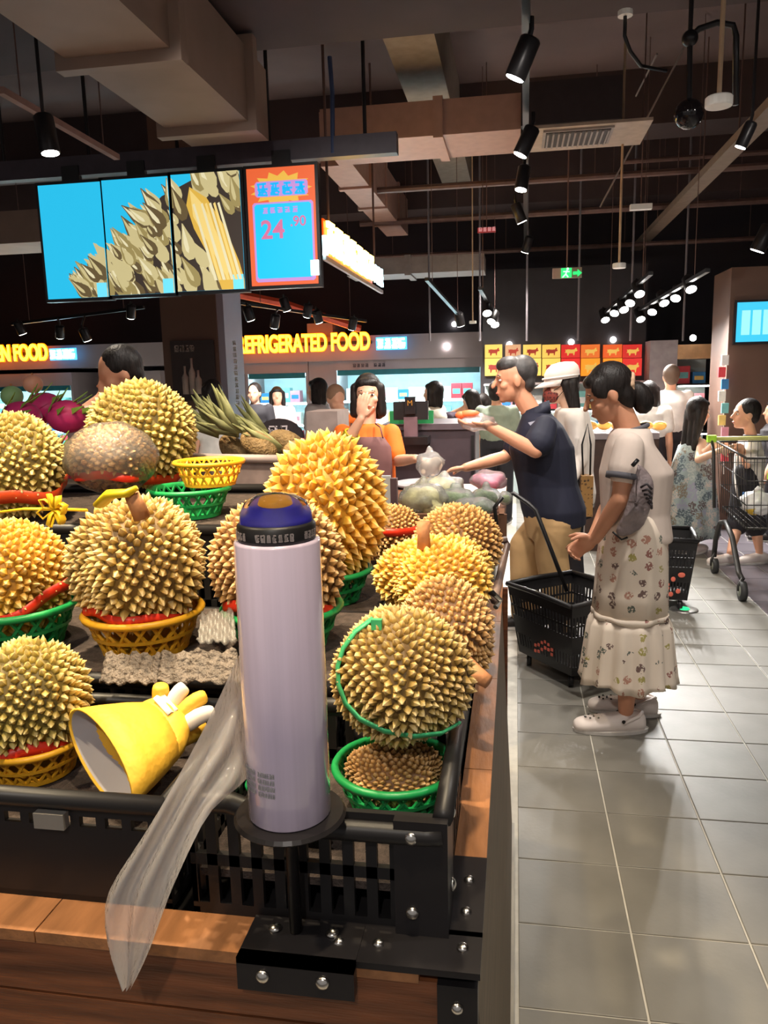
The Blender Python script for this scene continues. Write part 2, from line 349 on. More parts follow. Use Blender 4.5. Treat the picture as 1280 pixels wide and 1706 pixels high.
def screen(label, quad, content):
    a = [P(u, v, 4.93) for u, v in quad]; x0 = (a[0].x+a[3].x)/2; x1 = (a[1].x+a[2].x)/2; z1 = (a[0].z+a[1].z)/2; z0 = (a[2].z+a[3].z)/2
    t = thing('menu_screen', label, 'screen', ((x0+x1)/2, 4.95, z0))
    MB().b2((x0-.02, 4.935, z0-.02), (x1+.02, 4.99, z1+.02)).build('bezel', m_bezel, t)
    MB().b2((x0, 4.93, z0), (x1, 4.937, z1)).build('display', s_blue if content != 3 else glow('screen_orange', srgb(226,98,52), .95), t)
    MB().b2(((x0+x1)/2-.06, 4.96, z1), ((x0+x1)/2+.06, 5.0, hb0.z)).build('bracket', m_bezel, t)
    return t, x0, x1, z0, z1
def clip(pts, x0, x1, z0, z1):
    def cut(ps, f, d):
        out = []
        for i in range(len(ps)):
            p, q = ps[i-1], ps[i]
            if (f(p) >= 0) != (f(q) >= 0):
                s = f(p)/(f(p)-f(q)); out.append((p[0]+(q[0]-p[0])*s, p[1]+(q[1]-p[1])*s))
            if f(q) >= 0: out.append(q)
        return out
    for f in (lambda p: p[0]-x0, lambda p: x1-p[0], lambda p: p[1]-z0, lambda p: z1-p[1]):
        pts = cut(pts, f, 0)
        if len(pts) < 3: return []
    return pts
SC = [screen('bright blue menu screen with only a corner of durian picture', ((60,310),(167,302),(180,495),(83,498)), 0),
      screen('menu screen with durian spikes rising across a blue sky', ((170,300),(278,294),(292,485),(183,495)), 1),
      screen('menu screen filled with a close-up of golden durian flesh', ((284,291),(400,284),(407,480),(297,487)), 2)]
# one durian picture runs across the three displays
scm = [glow('picture_spike%d' % i, srgb(*c), 1.0) for i, c in enumerate(((150,134,84), (196,182,132), (98,82,54), (58,48,42), (222,212,172), (214,172,72), (232,202,120)))]
rg = random.Random(3)
gx0, gx1, gz0, gz1 = SC[0][1], SC[2][2], SC[0][3], SC[0][4]
def gp(u, v): return (gx0+(gx1-gx0)*u, gz0+(gz1-gz0)*v)
def edge(u): return max(-.2, min(1.1, (u-.16)*1.75 if u < .62 else .82+(u-.62)*.55))
shapes = [(3, [gp(.12,-.3), gp(.23,.1), gp(.3,.26), gp(.42,.5), gp(.52,.68), gp(.62,.84), gp(.8,.98), gp(1.1,1.1), gp(1.1,-.3)])]
for k in range(190):
    u = rg.uniform(.18, 1.02); v = edge(u)*rg.uniform(-.05, 1.0)
    if u > .72 and abs(v-(1.35-u)) < .28 : continue
    s = rg.uniform(.045, .095); th = rg.uniform(2.0, 2.5) if u < .6 else rg.uniform(1.7, 2.3)
    c = gp(u, v); tip = (c[0]+math.cos(th)*s*2.2, c[1]+math.sin(th)*s*2.0); n_ = (-math.sin(th)*s*.6, math.cos(th)*s*.6)
    mid = (c[0]+math.cos(th)*s, c[1]+math.sin(th)*s)
    shapes.append((rg.choice((0, 1, 1, 2)), [(c[0]+math.cos(th)*s*x_+n_[0]*y_, c[1]+math.sin(th)*s*x_+n_[1]*y_) for x_, y_ in ((-.25,-.35),(.1,-.8),(.55,-.95),(1.05,-.75),(1.6,-.38),(2.15,-.06),(2.2,.05),(1.6,.3),(1.05,.6),(.55,.8),(.1,.7),(-.25,.3))]))
    shapes.append((rg.choice((1, 4)), [(c[0]+math.cos(th)*s*x_+n_[0]*y_, c[1]+math.sin(th)*s*x_+n_[1]*y_) for x_, y_ in ((.2,.1),(.5,-.1),(1.1,-.1),(2.1,0),(1.5,.22),(.9,.4),(.4,.35))]))
shapes.append((5, [gp(.76,.9), gp(.84,.8), gp(.92,.55), gp(.98,.25), gp(1.02,-.05), gp(.9,-.05), gp(.85,.25), gp(.77,.55), gp(.74,.75)]))
shapes.append((6, [gp(.76,.88), gp(.82,.75), gp(.88,.5), gp(.93,.22), gp(.92,.1), gp(.84,.4), gp(.77,.65)]))
for k in range(7): u = .8+.02*k; shapes.append((6 if k % 2 else 4, [gp(u-.03,.75), gp(u-.02,.76), gp(u+.07,.1), gp(u+.055,.1)]))
for si, (t, x0, x1, z0, z1) in enumerate(SC):
    lay = {}
    for n, (ci, pts) in enumerate(shapes):
        q = clip(pts, x0, x1, z0, z1)
        if len(q) >= 3: lay.setdefault(ci, MB()).poly([(x, 4.9295-n*2e-5, z) for x, z in q], (0, .0004, 0))
    root = None
    for ci, mb in lay.items(): mb.build('picture', scm[ci], t)['kind'] = 'stuff'
    MB().b2((x1-.075, 4.923, z0), (x1-.005, 4.925, z0+.09)).build('corner_mark', glow('mark_blue', srgb(110,220,250), 1), t)
# price screen
t, x0, x1, z0, z1 = screen('orange price screen with a blue card reading 24.90', ((411,282),(523,274),(531,472),(419,477)), 3)
W_, H_ = x1-x0, z1-z0
s_pink = glow('price_pink', srgb(190,140,205), .95); s_cyan = glow('price_cyan', srgb(10,190,245), 1.0); s_yel = glow('price_yellow', srgb(226,176,70), .95); s_red = glow('price_red', srgb(205,110,150), .95)
def sp(u, v, d=0): return V((x0+W_*u, 4.928-d, z0+H_*v))
st = []
for k in range(26):
    a = 2*PI*k/26; r = 1 if k % 2 == 0 else .72; st.append(sp(.5+.46*r*math.cos(a), .82+.15*r*math.sin(a)))
MB().poly(st, (0, .002, 0)).build('starburst', s_yel, t)
def rrect(u0, v0, u1, v1, d):
    e = .03; return [sp(u0+e, v0, d), sp(u1-e, v0, d), sp(u1, v0+e*.6, d), sp(u1, v1-e*.6, d), sp(u1-e, v1, d), sp(u0+e, v1, d), sp(u0, v1-e*.6, d), sp(u0, v0+e*.6, d)]
MB().poly(rrect(.07, .03, .97, .71, .002), (0, .001, 0)).build('card_border', s_pink, t)
MB().poly(rrect(.10, .06, .94, .695, .004), (0, .001, 0)).build('card', s_cyan, t)
MB().poly(rrect(.12, .755, .90, .885, .004), (0, .001, 0)).build('title_border', s_pink, t)
g = MB()
for k in range(4): glyph(g, sp(.15+.185*k, .765, .005), XR, ZU, W_*.165, H_*.108, 40+k, .17, .001)
g.build('title', glow('title_blue', srgb(30,170,245), 1), t)
g = MB()
for k in range(5): glyph(g, sp(.22+.11*k, .615, .005), XR, ZU, W_*.085, H_*.05, 60+k, .14, .001)
g.build('subtitle', s_pink, t)
text('price', '24', .155, s_red, t, sp(.36, .47, .006), XR, ZU, .001, .003); text('price_cents', '.90', .085, s_red, t, sp(.74, .535, .006), XR, ZU, .001, .001)
MB().ball(sp(.72, .165, .0), (.04, .004, .035)).build('fruit_picture', s_yel, t, True)
MB().b2(sp(.9, .07, .008), sp(1.02, .2, .002)).build('corner_mark', glow('mark_white', (.9, 1, 1), 2), t)
# glowing orange channel-letter sign beside the screens
nx = P(543, 355, 5.3).x
ns = thing('glowing_sign', 'glowing orange and white sign board hanging edge-on beside the price screen', 'sign', (nx, 6.3, 2.3))
MB().b2((nx-.03, 5.28, 2.27), (nx-.005, 7.6, 2.3)).build('sign_rail', M('sign_rail', srgb(190,165,160), .5), ns)
MB().b2((nx-.05, 5.3, 2.3), (nx-.02, 7.1, 2.54)).build('sign_back', glow('sign_orange', srgb(255,80,0), .9), ns)
g = MB()
for k in range(7): glyph(g, (nx-.012, 5.32+.255*k, 2.33), (0,1,0), ZU, .23, .2, 80+k, .2, .02)
g.build('orange_characters', glow('neon_orange', (1, .62, .12), 6), ns)
g = MB()
for k in range(3): glyph(g, (nx-.012, 7.12+.15*k, 2.33), (0,1,0), ZU, .13, .15, 95+k, .2, .02)
g.build('blue_characters', glow('neon_cyan', (.5, .9, 1), 5), ns)
MB().b2((nx-.05, 5.24, 2.3), (nx+.01, 5.29, 2.42)).build('sign_end', MATS['neon_cyan'], ns)
for y in (5.5, 7.3): MB().cyl((nx-.03, y, 2.5), (nx-.03, y, 4.2), .01, n=6).build('hanger_rod', m_pipe, ns)
c_ = P(549, 235, 4.9); tag(MB().tube([(c_.x, 4.98, 3.4), (c_.x+.01, 4.98, 3.2), (c_.x, 4.98, c_.z-.05)], .014, 8).build('blue_cable', M('blue_cable', srgb(50,64,96), .5)), 'blue grey cable dropping from the beam to the screen rail', 'cable')

# ---------------------------------------------------------------- back wall: refrigerated cases
YB = 10.3
m_fr = M('case_interior', srgb(210,228,230), .4, var=.05)
m_cy = glow('case_lamp', srgb(190,240,250), 26)
def case(label, u0, u1, v_top, v_bot, shelves=4):
    xa, xb = P(u0, 620, YB).x, P(u1, 620, YB).x; zt, zb = P((u0+u1)/2, v_top, YB).z, .25
    t = thing('refrigerated_case', label, 'display case', ((xa+xb)/2, YB, 0))
    MB().b2((xa, YB-.1, 0), (xb, YB+.75, zb)).build('base', m_soffit, t)
    MB().b2((xa, YB+.7, zb), (xb, YB+.75, zt)).build('case_back', m_fr, t)
    for x in (xa, xb-.04): MB().b2((x, YB, zb), (x+.04, YB+.75, zt)).build('side', m_soffit, t)
    MB().b2((xa, YB-.02, zt), (xb, YB+.75, zt+.18)).build('canopy', m_soffit, t)
    MB().b2((xa+.05, YB+.0, zt-.07), (xb-.05, YB+.03, zt)).build('valance', M('valance_teal', srgb(40,110,120), .4), t)
    MB().b2((xa+.06, YB+.06, zt-.04), (xb-.06, YB+.12, zt-.01)).build('lamp_strip', m_cy, t)
    for k in range(shelves):
        z = zb + (zt-zb-.1)*(k)/shelves
        if k: MB().b2((xa+.04, YB+.25, z-.012), (xb-.04, YB+.7, z)).build('shelf', m_white, t); MB().b2((xa+.05, YB+.24, z-.03), (xb-.05, YB+.25, z-.012)).build('lamp_strip', m_cy, t)
    return xa, xb, zb, zt, shelves
cases = [case('open refrigerated case glowing cyan behind the frozen aisle sign', -140, 120, 645, 700), case('open refrigerated case glowing between the pillars under the food sign', 196, 268, 640, 700), case('open refrigerated case behind the counter staff', 408, 514, 622, 700), case('long refrigerated case with a teal valance beside the bull posters', 556, 806, 614, 700)]
pk = [M('pack%d' % i, srgb(*c), .4) for i, c in enumerate(((240,240,240), (215,70,80), (60,130,190), (235,235,225), (120,190,190), (240,205,120), (225,150,165)))]
protos = []
for i, mt in enumerate(pk):
    t = thing('food_pack', 'x', 'food pack', (0,0,0), 'food packs in the refrigerated cases'); t['tint'] = ('white', 'red', 'blue', 'cream', 'teal', 'yellow', 'pink')[i]
    h = (.16, .2, .13)[i % 3]; MB().b2((-.07, -.08, 0), (.07, .08, h)).build('carton', mt, t); MB().b2((-.05, -.083, h*.3), (.05, -.079, h*.65)).build('front_label', pk[(i+3) % 7], t)
    protos.append([t, False])
rg = random.Random(11)
for ci, (xa, xb, zb, zt, sh) in enumerate(cases):
    for k in range(1, sh):
        z = zb + (zt-zb-.1)*k/sh; x = xa+.16
        while x < xb-.16:
            pr = rg.choice(protos if ci < 3 or k < 3 else protos[:5]); loc = (x, YB+.42, z)
            lb_ = pr[0]['tint'] + ' chilled food pack on the ' + ('', 'lowest', 'middle', 'top')[k] + ' shelf of the case ' + ('by the frozen aisle sign', 'between the pillars', 'behind the counter staff', 'with the long teal valance')[ci]
            if not pr[1]: pr[0].location = loc; pr[1] = True; pr[0]['label'] = lb_
            else: dup(pr[0], loc, lb_)
            x += .145 if ci > 1 else .19
for pr in protos:
    if not pr[1]: pr[0].location = (-1.2, YB+.42, .26); pr[0]['label'] = pr[0]['tint'] + ' chilled food pack on the floor of the long case'
# walls between and the long fascia
struct(MB().b2((P(514,600,YB).x, YB, 0), (P(556,600,YB).x, YB+.8, 2.2)).build('pillar_1', m_soffit))
fz0, fz1 = P(600, 600, 10.2).z, P(600, 584, 10.2).z
fs = MB().b2((-9, 10.25, fz0), (P(806,600,10.25).x, 11.2, 2.02)).build('fascia_1', m_soffit); struct(fs)
m_neo = glow('sign_amber', (1, .42, .02), 5); m_neo2 = glow('sign_edge', (1, .16, .0), 2.5)
for lab, body, uc, v, wpx in (('glowing amber refrigerated food sign over the cases', 'REFRIGERATED FOOD', 504, 573, 236), ('glowing amber frozen food sign over the far case', 'FROZEN FOOD', 10, 590, 136)):
    c = P(uc, v, 10.1); t = thing('letter_sign', lab, 'sign', c - V((0,0,.1)))
    sz = .31; xs_ = .6
    a = text('letters_edge', body, sz, m_neo2, t, c + V((0,.02,0)), XR, ZU, .012, .014, xs_); b = text('letters', body, sz, m_neo, t, c, XR, ZU, .012, .006, xs_)
    for o in (a, b): o.data.space_character = .97
    MB().b2((c.x-.9, 10.16, c.z-.02), (c.x+.9, 10.26, c.z+.02)).build('sign_rail', m_blackmetal, t)
    c2 = P(uc+wpx/2+(30 if uc > 100 else 26), v-1 if uc > 100 else v, 10.1); g = MB()
    for k in range(4): glyph(g, (c2.x-.185+.095*k, 10.1, c2.z-.06), XR, ZU, .085, .12, 120+k, .2, .01)
    g.build('white_characters', glow('sign_white', (.75, .95, 1), 8), t)
    MB().b2((c2.x-.2, 10.11, c2.z-.08), (c2.x+.2, 10.13, c2.z+.08)).build('characters_back', glow('sign_blue', (.05, .35, .8), 1.6), t)
g = thing('fascia_lettering', 'small grey lettering on the fascia over the long case', 'lettering', P(610, 609, 10.24)); q = MB(); c = P(588, 612, 10.24)
for k in range(7): glyph(q, c + V((.055*k+(.06 if k > 3 else 0), 0, 0)), XR, ZU, .045, .045, 140+k, .2, .004)
q.build('letters', M('grey_ink', srgb(90,84,90), .6), g)['kind'] = 'stuff'
# illuminated bull posters
YP = 9.6
m_pf = M('poster_wall', srgb(36,32,36), .6)
pa, pb = P(804, 600, YP), P(1078, 560, YP)
struct(MB().b2((pa.x, YP+.06, 0), (pb.x, YP+.3, 2.7)).build('wall_poster', m_pf))
BULL = ((.1,.35),(.16,.55),(.12,.7),(.2,.66),(.3,.7),(.55,.66),(.75,.68),(.82,.82),(.9,.8),(.88,.68),(.96,.6),(.9,.5),(.8,.5),(.76,.36),(.74,.16),(.68,.16),(.66,.34),(.4,.34),(.34,.14),(.27,.14),(.26,.34),(.18,.42))
cols = ((241,196,92),(196,150,110),(241,196,92),(240,190,84),(214,40,36),(226,110,40),(228,92,36),(206,44,38))
xs = ((808,837),(842,868),(872,902),(904,934),(936,967),(969,1000),(1006,1037),(1039,1070))
for r, (va, vb) in enumerate(((574,597),(597,627))):
    for k, (ua, ub) in enumerate(xs):
        x0, x1 = P(ua, va, YP).x, P(ub, va, YP).x; z1, z0 = P((ua+ub)/2, va, YP).z, P((ua+ub)/2, vb-1, YP).z
        col = srgb(*cols[k]) if r == 0 or k in (0, 2, 3, 4, 7) else srgb(255,140,30)
        t = thing('poster_lightbox', ('upper' if r == 0 else 'lower') + ' row lit meat poster, ' + ('first', 'second', 'third', 'fourth', 'fifth', 'sixth', 'seventh', 'eighth')[k] + ' from the cases, ' + ('yellow' if k in (0,2,3) else 'tan' if k == 1 else 'red' if k in (4, 7) else 'orange'), 'poster', ((x0+x1)/2, YP, z0))
        MB().b2((x0, YP, z0), (x1, YP+.06, z1)).build('lit_panel', glow('poster%d_%d' % (r, k), col, .9 if r == 0 else 1.1), t)
        w_, h_ = x1-x0, z1-z0
        MB().poly([(x0+w_*(.1+.8*a), YP-.003, z0+h_*(.05+.85*b)) for a, b in BULL], (0, .002, 0)).build('bull_picture', glow('bull_red' if k < 4 else 'bull_yellow', srgb(170,50,30) if k < 4 else srgb(245,196,90), .7), t)
m_shl = glow('shelf_glow', (1, .95, .85), 16)
def shelf_unit(label, u0, u1, v0, y, mtop, n=4, z1=None):
    xa, xb = P(u0, 620, y).x, P(u1, 620, y).x; z1 = z1 or P((u0+u1)/2, v0, y).z
    t = thing('shelf_unit', label, 'shelf', ((xa+xb)/2, y, 0))
    MB().b2((xa, y+.4, 0), (xb, y+.44, z1)).build('back', m_fr, t)
    MB().b2((xa, y-.0, z1), (xb, y+.44, z1+.02)).build('top', m_soffit, t)
    for k in range(n):
        z = .5 + (z1-.5)*k/n; MB().b2((xa, y+.05, z-.02), (xb, y+.4, z)).build('shelf_board', m_blackmetal, t)
        MB().b2((xa+.02, y+.05, z-.035), (xb-.02, y+.07, z-.02)).build('lamp_strip', m_shl, t)
        x = xa+.09
        while x < xb-.07:
            loc = (x, y+.22, z); pr_ = protos[(k*3+int(x*7)) % 7][0]; o = dup(pr_, loc, 'small ' + pr_['tint'] + ' packet on the ' + ('lowest', 'second', 'third', 'top')[k] + ' bright shelf by the ' + ('grey column' if u0 > 1100 else 'bull posters')); o['group'] = 'packets by the ' + ('grey column' if u0 > 1100 else 'bull posters'); x += .17
    return t
shelf_unit('bright packet shelves between the grey column and the pillar', 1130, 1190, 598, 9.4, 0, 4)
shelf_unit('lit shelves of packets under the bull posters', 806, 1076, 640, 9.2, 0, 3)
struct(MB().b2((P(1083,600,9.3).x, 9.3, 0), (P(1129,600,9.3).x, 9.7, P(1105,567,9.3).z)).build('column_far', M('far_column', srgb(160,152,156), .6)))
struct(MB().b2((P(1128,585,9.35).x, 9.3, P(1150,598,9.35).z), (P(1192,585,9.35).x, 9.36, P(1150,574,9.35).z)).build('trim_1', M('tan_panel', srgb(206,164,120), .6)))
for k, (u, v) in enumerate(((757,540),(744,577),(849,574),(952,570),(1022,566),(1155,563))):
    p = P(u, v, (11.18, 10.23, 9.64, 9.64, 9.64, 9.3)[k]); tag(MB().ball(p, (.035, .03, .035)).build('downlight', m_lens, None, True), 'small round downlight on the dark bulkhead, ' + ('over the teal case', 'just under the bulkhead edge', 'over the first bull poster', 'over the red bull poster', 'over the last bull poster', 'by the grey column')[k], 'lamp')
for k, u in enumerate((716, 800, 878, 964, 1052, 1140)):
    p = P(u, 520, 9.0); tag(MB().cyl((p.x, 9.0, P(u, 568, 9).z), (p.x, 9.0, 4.2), .012, n=6).build('hanger_rod', M('grey_rod', srgb(120,114,120), .5)), 'thin grey drop rod before the dark bulkhead, ' + ('by the checkout', 'by the long case', 'by the first bull poster', 'by the red posters', 'by the last poster', 'by the far column')[k], 'rod')

# ---------------------------------------------------------------- pillars
p0, p1, p2 = P(270, 560, 7), P(362, 560, 7), P(404, 560, 7.5)
struct(MB().b2((p0.x, 7, 0), (p1.x, 7.5, 4.2)).build('pillar_2', m_brown))
struct(MB().b2((p1.x, 7.02, 0), (p2.x, 7.5, 4.2)).build('pillar_3', m_grey))
po = thing('pillar_poster', 'dark framed poster with pale bottles on the brown pillar', 'poster', P(322, 665, 6.97))
q0, q1 = P(290, 668, 6.97), P(355, 566, 6.97)
MB().b2((q0.x, 6.97, q0.z), (q1.x, 7.0, q1.z)).build('poster_board', M('poster_dark', srgb(56,44,42), .5), po)
for dx, h in ((.13, .26), (.2, .33), (.26, .22)): MB().lathe([(0,0),(.03,0),(.032,h*.6),(.012,h*.75),(.012,h),(0,h)], (q0.x+dx, 6.965, q0.z+.06), 10).build('bottle_picture', M('poster_pale', srgb(176,160,150), .6), po, True)
g = MB()
for k in range(4): glyph(g, (q0.x+.04+.05*k, 6.968, q1.z-.1), XR, ZU, .045, .06, 160+k, .15, .002)
g.build('heading', MATS['poster_pale'], po)
g = thing('pillar_lettering', 'column of small white characters down the grey pillar', 'lettering', P(390, 660, 7.01)); q = MB(); c = P(388, 575, 7.015)
for k in range(11): glyph(q, c + V((0, 0, -.055*k)), XR, ZU, .035, .04, 180+k, .15, .003)
q.build('letters', m_white, g)['kind'] = 'stuff'
r0, r1 = P(1187, 560, 8.2), P(1213, 560, 7.6); rz = P(1200, 447, 7.6).z
struct(MB().b2((r0.x, 7.6, 0), (r1.x, 8.2, rz)).build('pillar_4', m_grey))
struct(MB().b2((r1.x, 7.58, 0), (6.9, 8.2, rz)).build('wall_booth', m_brown))
sg = thing('blue_screen', 'bright blue wall screen with pale columns on the brown wall', 'screen', P(1270, 570, 7.55))
s0, s1 = P(1226, 570, 7.54), P(1340, 500, 7.54)
MB().b2((s0.x-.02, 7.545, s0.z-.02), (s1.x, 7.58, s1.z+.02)).build('bezel', m_bezel, sg); MB().b2((s0.x, 7.535, s0.z), (s1.x, 7.546, s1.z)).build('display', glow('scr_cyan', srgb(60,190,240), 1.1), sg)
for k in range(5): MB().b2((s0.x+.04+.09*k, 7.53, s0.z+.06), (s0.x+.11+.09*k, 7.536, s1.z-.07)).build('column_block', glow('scr_pale', srgb(150,228,250), 1.1), sg)
fe = thing('hanging_garland', 'strip of small hanging packets on the pillar edge', 'hanging strip', P(1206, 700, 7.5))
for k in range(9):
    p = P(1208 - (k % 2)*5, 600+20*k, 7.52); MB().box(p, (.06, .03, .09)).build('packet', pk[k % 7], fe)
MB().cyl(P(1206, 598, 7.55), P(1206, 790, 7.55), .004, n=5).build('cord', m_white, fe)

# ---------------------------------------------------------------- small ceiling things
def hang_sensor(label, u, v, y, rpx, top_z=4.2):
    p = P(u, v, y); r = rpx*mpp(p); t = thing('ceiling_sensor', label, 'sensor', p - V((0,0,r*.5)))
    MB().lathe([(0,-r*.35),(r*.95,-r*.35),(r,-r*.25),(r,r*.3),(r*.9,r*.4),(0,r*.4)], p, 20).build('white_drum', m_white, t, False)
    MB().cyl(p, (p.x, p.y, top_z), r*.18, n=8).build('pole', M('cream_pole', srgb(190,160,130), .5), t)
hang_sensor('large white drum on a cream pole beside the black globe camera', 1198, 170, 3.6, 22, 3.9)
hang_sensor('small white drum on a pole near the exit sign', 1032, 443, 6.5, 11)
hang_sensor('tiny white drum on a pole over the checkout', 788, 537, 8.2, 6)
p = P(1148, 190, 3.9); r = 24*mpp(p); t = thing('globe_camera', 'black globe camera on a curved ceiling bracket', 'camera', p - V((0,0,r)))
MB().ball(p, r).build('globe', M('globe_gloss', (.01,.008,.01), .12), t, True); MB().cyl(p+V((0,0,r*.8)), P(1150, 65, 3.9), .012, n=8).build('stem', m_blackmetal, t); jt = P(1150, 64, 3.9); MB().cyl(jt, (jt.x, jt.y, 3.41), .01, n=8).build('drop_rod', m_blackmetal, t)
MB().tube([P(1152, 62, 3.9), P(1165, 48, 3.9), P(1195, 38, 3.9), P(1222, 42, 3.9), P(1227, 60, 3.9), P(1226, 175, 3.9)], .014, 8).build('bracket', m_blackmetal, t, True); MB().ball(P(1150, 64, 3.9), .035).build('joint', m_blackmetal, t, True)
p = P(1042, 27, 3.6); t = thing('ceiling_cable', 'black cable curling from a white socket in the beam', 'cable', p)
MB().lathe([(0,0),(.03,0),(.03,.02),(0,.02)], p, 12).build('socket', m_white, t); MB().tube([p, P(1041, 60, 3.6), P(1050, 85, 3.6), P(1068, 110, 3.7), P(1110, 118, 3.9)], .008, 6).build('cord', m_black, t, True)
p = P(945, 455, 6.6); t = thing('exit_sign', 'green lit exit sign with running figure and arrow', 'exit sign', p - V((0,0,.1)))
a, b = P(921, 464, 6.6), P(970, 445, 6.6); MB().b2((a.x, 6.6, a.z), (b.x, 6.63, b.z)).build('sign_box', M('sign_tan', srgb(150,120,104), .5), t)
ge = glow('exit_green', srgb(40,220,110), 1.3); a, b = P(935, 463, 6.59), P(953, 446, 6.59); MB().b2((a.x, 6.59, a.z), (b.x, 6.6, b.z)).build('figure_panel', ge, t)
fw_ = glow('exit_pale', srgb(190,255,210), 1.4); c = lerp(a, b, .5)
MB().ball((c.x+.01, 6.587, c.z+.03), (.01, .002, .01)).tube([(c.x+.005, 6.587, c.z+.02), (c.x-.005, 6.587, c.z-.01), (c.x-.03, 6.587, c.z-.035)], .006, 5).tube([(c.x-.005, 6.587, c.z-.01), (c.x+.015, 6.587, c.z-.035)], .006, 5).tube([(c.x-.025, 6.587, c.z+.01), (c.x+.025, 6.587, c.z+.008)], .005, 5).build('running_figure', fw_, t)
a = P(955, 455, 6.59); MB().poly([a+V((0,0,.012)), a+V((.035,0,.012)), a+V((.035,0,.03)), a+V((.07,0,0)), a+V((.035,0,-.03)), a+V((.035,0,-.012)), a+V((0,0,-.012))], (0,.004,0)).build('arrow', ge, t)
MB().cyl((p.x, 6.615, p.z), (p.x, 6.615, 3.7), .006, n=6).build('hanger_rod', m_pipe, t)
p = P(811, 383, 7.5); t = thing('red_sign', 'small red hanging sign with pale characters above the aisle', 'sign', p); a, b = P(796, 388, 7.5), P(826, 378, 7.5)
MB().b2((a.x, 7.5, a.z), (b.x, 7.52, b.z)).build('sign_plate', glow('sign_red', srgb(150,40,40), .6), t); q = MB()
for k in range(4): glyph(q, (a.x+.01+.04*k, 7.498, a.z+.01), XR, ZU, .034, .035, 200+k, .2, .002)
q.build('characters', glow('sign_pink', srgb(220,150,150), .6), t); MB().cyl((p.x, 7.51, b.z), (p.x, 7.51, 4.2), .005, n=6).build('hanger_rod', m_pipe, t)
p = P(1068, 345, 6.5); t = thing('emergency_lamp', 'white flat emergency lamp on the ceiling near the cable tray', 'lamp', p)
MB().box(p, (.16, .06, .04)).build('housing', m_white, t); MB().cyl(p, (p.x, p.y, 4.2), .005, n=6).build('hanger_rod', m_pipe, t)
for k, (u, v, tilt) in enumerate(((1234, 245, -.2), (1262, 418, .3))):
    p = P(u, v, 4.4 if k == 0 else 6.8); spot(p, p + V((-.12, .05, -.3)), 26, ('small spotlight clipped under the cable tray', 'spotlight above the brown wall with the blue screen')[k], L=.12 if k == 0 else .2, r=.03 if k == 0 else .06, light=k == 0, track_z=4.2, ang=100)
for k, (u0, v0, u1, v1) in enumerate(((1095, 90, 1060, 160), (1140, 80, 1000, 345))):
    tag(MB().tube([P(u0, v0, 6.9), P(u1, v1, 7.6)], .008, 6).build('brace_wire', M('wire_grey', srgb(120,108,104), .5)), ('short slanting brace wire near the curled cable', 'long slanting brace wire past the globe camera')[k], 'wire')
# ---------------------------------------------------------------- the fruit island
ZL, YF, XE = .86, .745, -.035
isl = thing('fruit_island', 'dark walnut fruit island with a wooden ledge and black steel corner', 'display table', (-1.2, 1.5, 0))
for k in range(12):
    z1 = .845-.0715*k; MB().b2((-2.4, YF, z1-.068), (XE-.046, YF+.02, z1)).build('plank', m_wood, isl)
MB().b2((-2.4, YF+.018, 0), (XE-.05, YF+.03, .845)).build('front_backing', m_black, isl)
x = -2.4
while x < XE-.1:
    e = min(x+.46, XE-.012); MB().b2((x+.001, YF-.004, .845), (e-.001, YF+.055, ZL)).build('ledge_plank', m_woodtop, isl); x = e
y = YF+.056
for k in range(4):
    e = y+.39; MB().b2((XE-.045, y+.001, .845), (XE, e-.001, ZL)).build('ledge_plank', m_woodtop, isl); y = e
YE = y
q = MB(); q.add([(XE-.004, YF+.02, .845), (XE-.004, YE, .845), (-.004, YE, .05), (-.004, YF+.02, .05), (XE-.02, YF+.02, .845), (XE-.02, YE, .845), (-.02, YE, .05), (-.02, YF+.02, .05)], [(0,1,2,3),(7,6,5,4),(0,4,5,1),(1,5,6,2),(2,6,7,3),(3,7,4,0)]); q.build('side_panel', m_woodside, isl)
MB().b2((-.03, YF+.02, 0), (.004, YE, .05)).build('kick_strip', M('pale_kick', srgb(172,166,152), .5), isl)
MB().b2((-2.4, YE-.02, 0), (-.02, YE, .845)).build('rear_panel', m_wood, isl)
MB().b2((-2.4, YF+.03, .80), (XE-.05, YE-.02, .848)).build('deck', m_black, isl)
MB().b2((XE-.046, YF-.004, .5), (XE-.002, YF+.02, .846)).build('corner_post', m_blackmetal, isl)
MB().b2((XE-.19, YF-.006, .858), (XE+.001, YF+.058, .866)).build('corner_plate', m_blackmetal, isl)
MB().b2((XE-.046, YF+.05, .858), (XE+.001, YF+.2, .866)).build('corner_plate', m_blackmetal, isl)
def bolt(p, n, par, r=.007):
    p, n = V(p), V(n).normalized(); o = MB().tube([p, p+n*.002, p+n*.004, p+n*.006], [r, r, r*.8, r*.3], 10).build('bolt', m_bolt, par, True); return o
for p in ((XE-.16, YF+.02, .866), (XE-.115, YF+.024, .866), (XE-.02, YF+.03, .866), (XE-.02, YF+.09, .866), (XE-.02, YF+.15, .866)): bolt(p, (0,0,1), isl)
for z in (.82, .7, .58): bolt((XE-.024, YF-.004, z), (0,-1,0), isl)

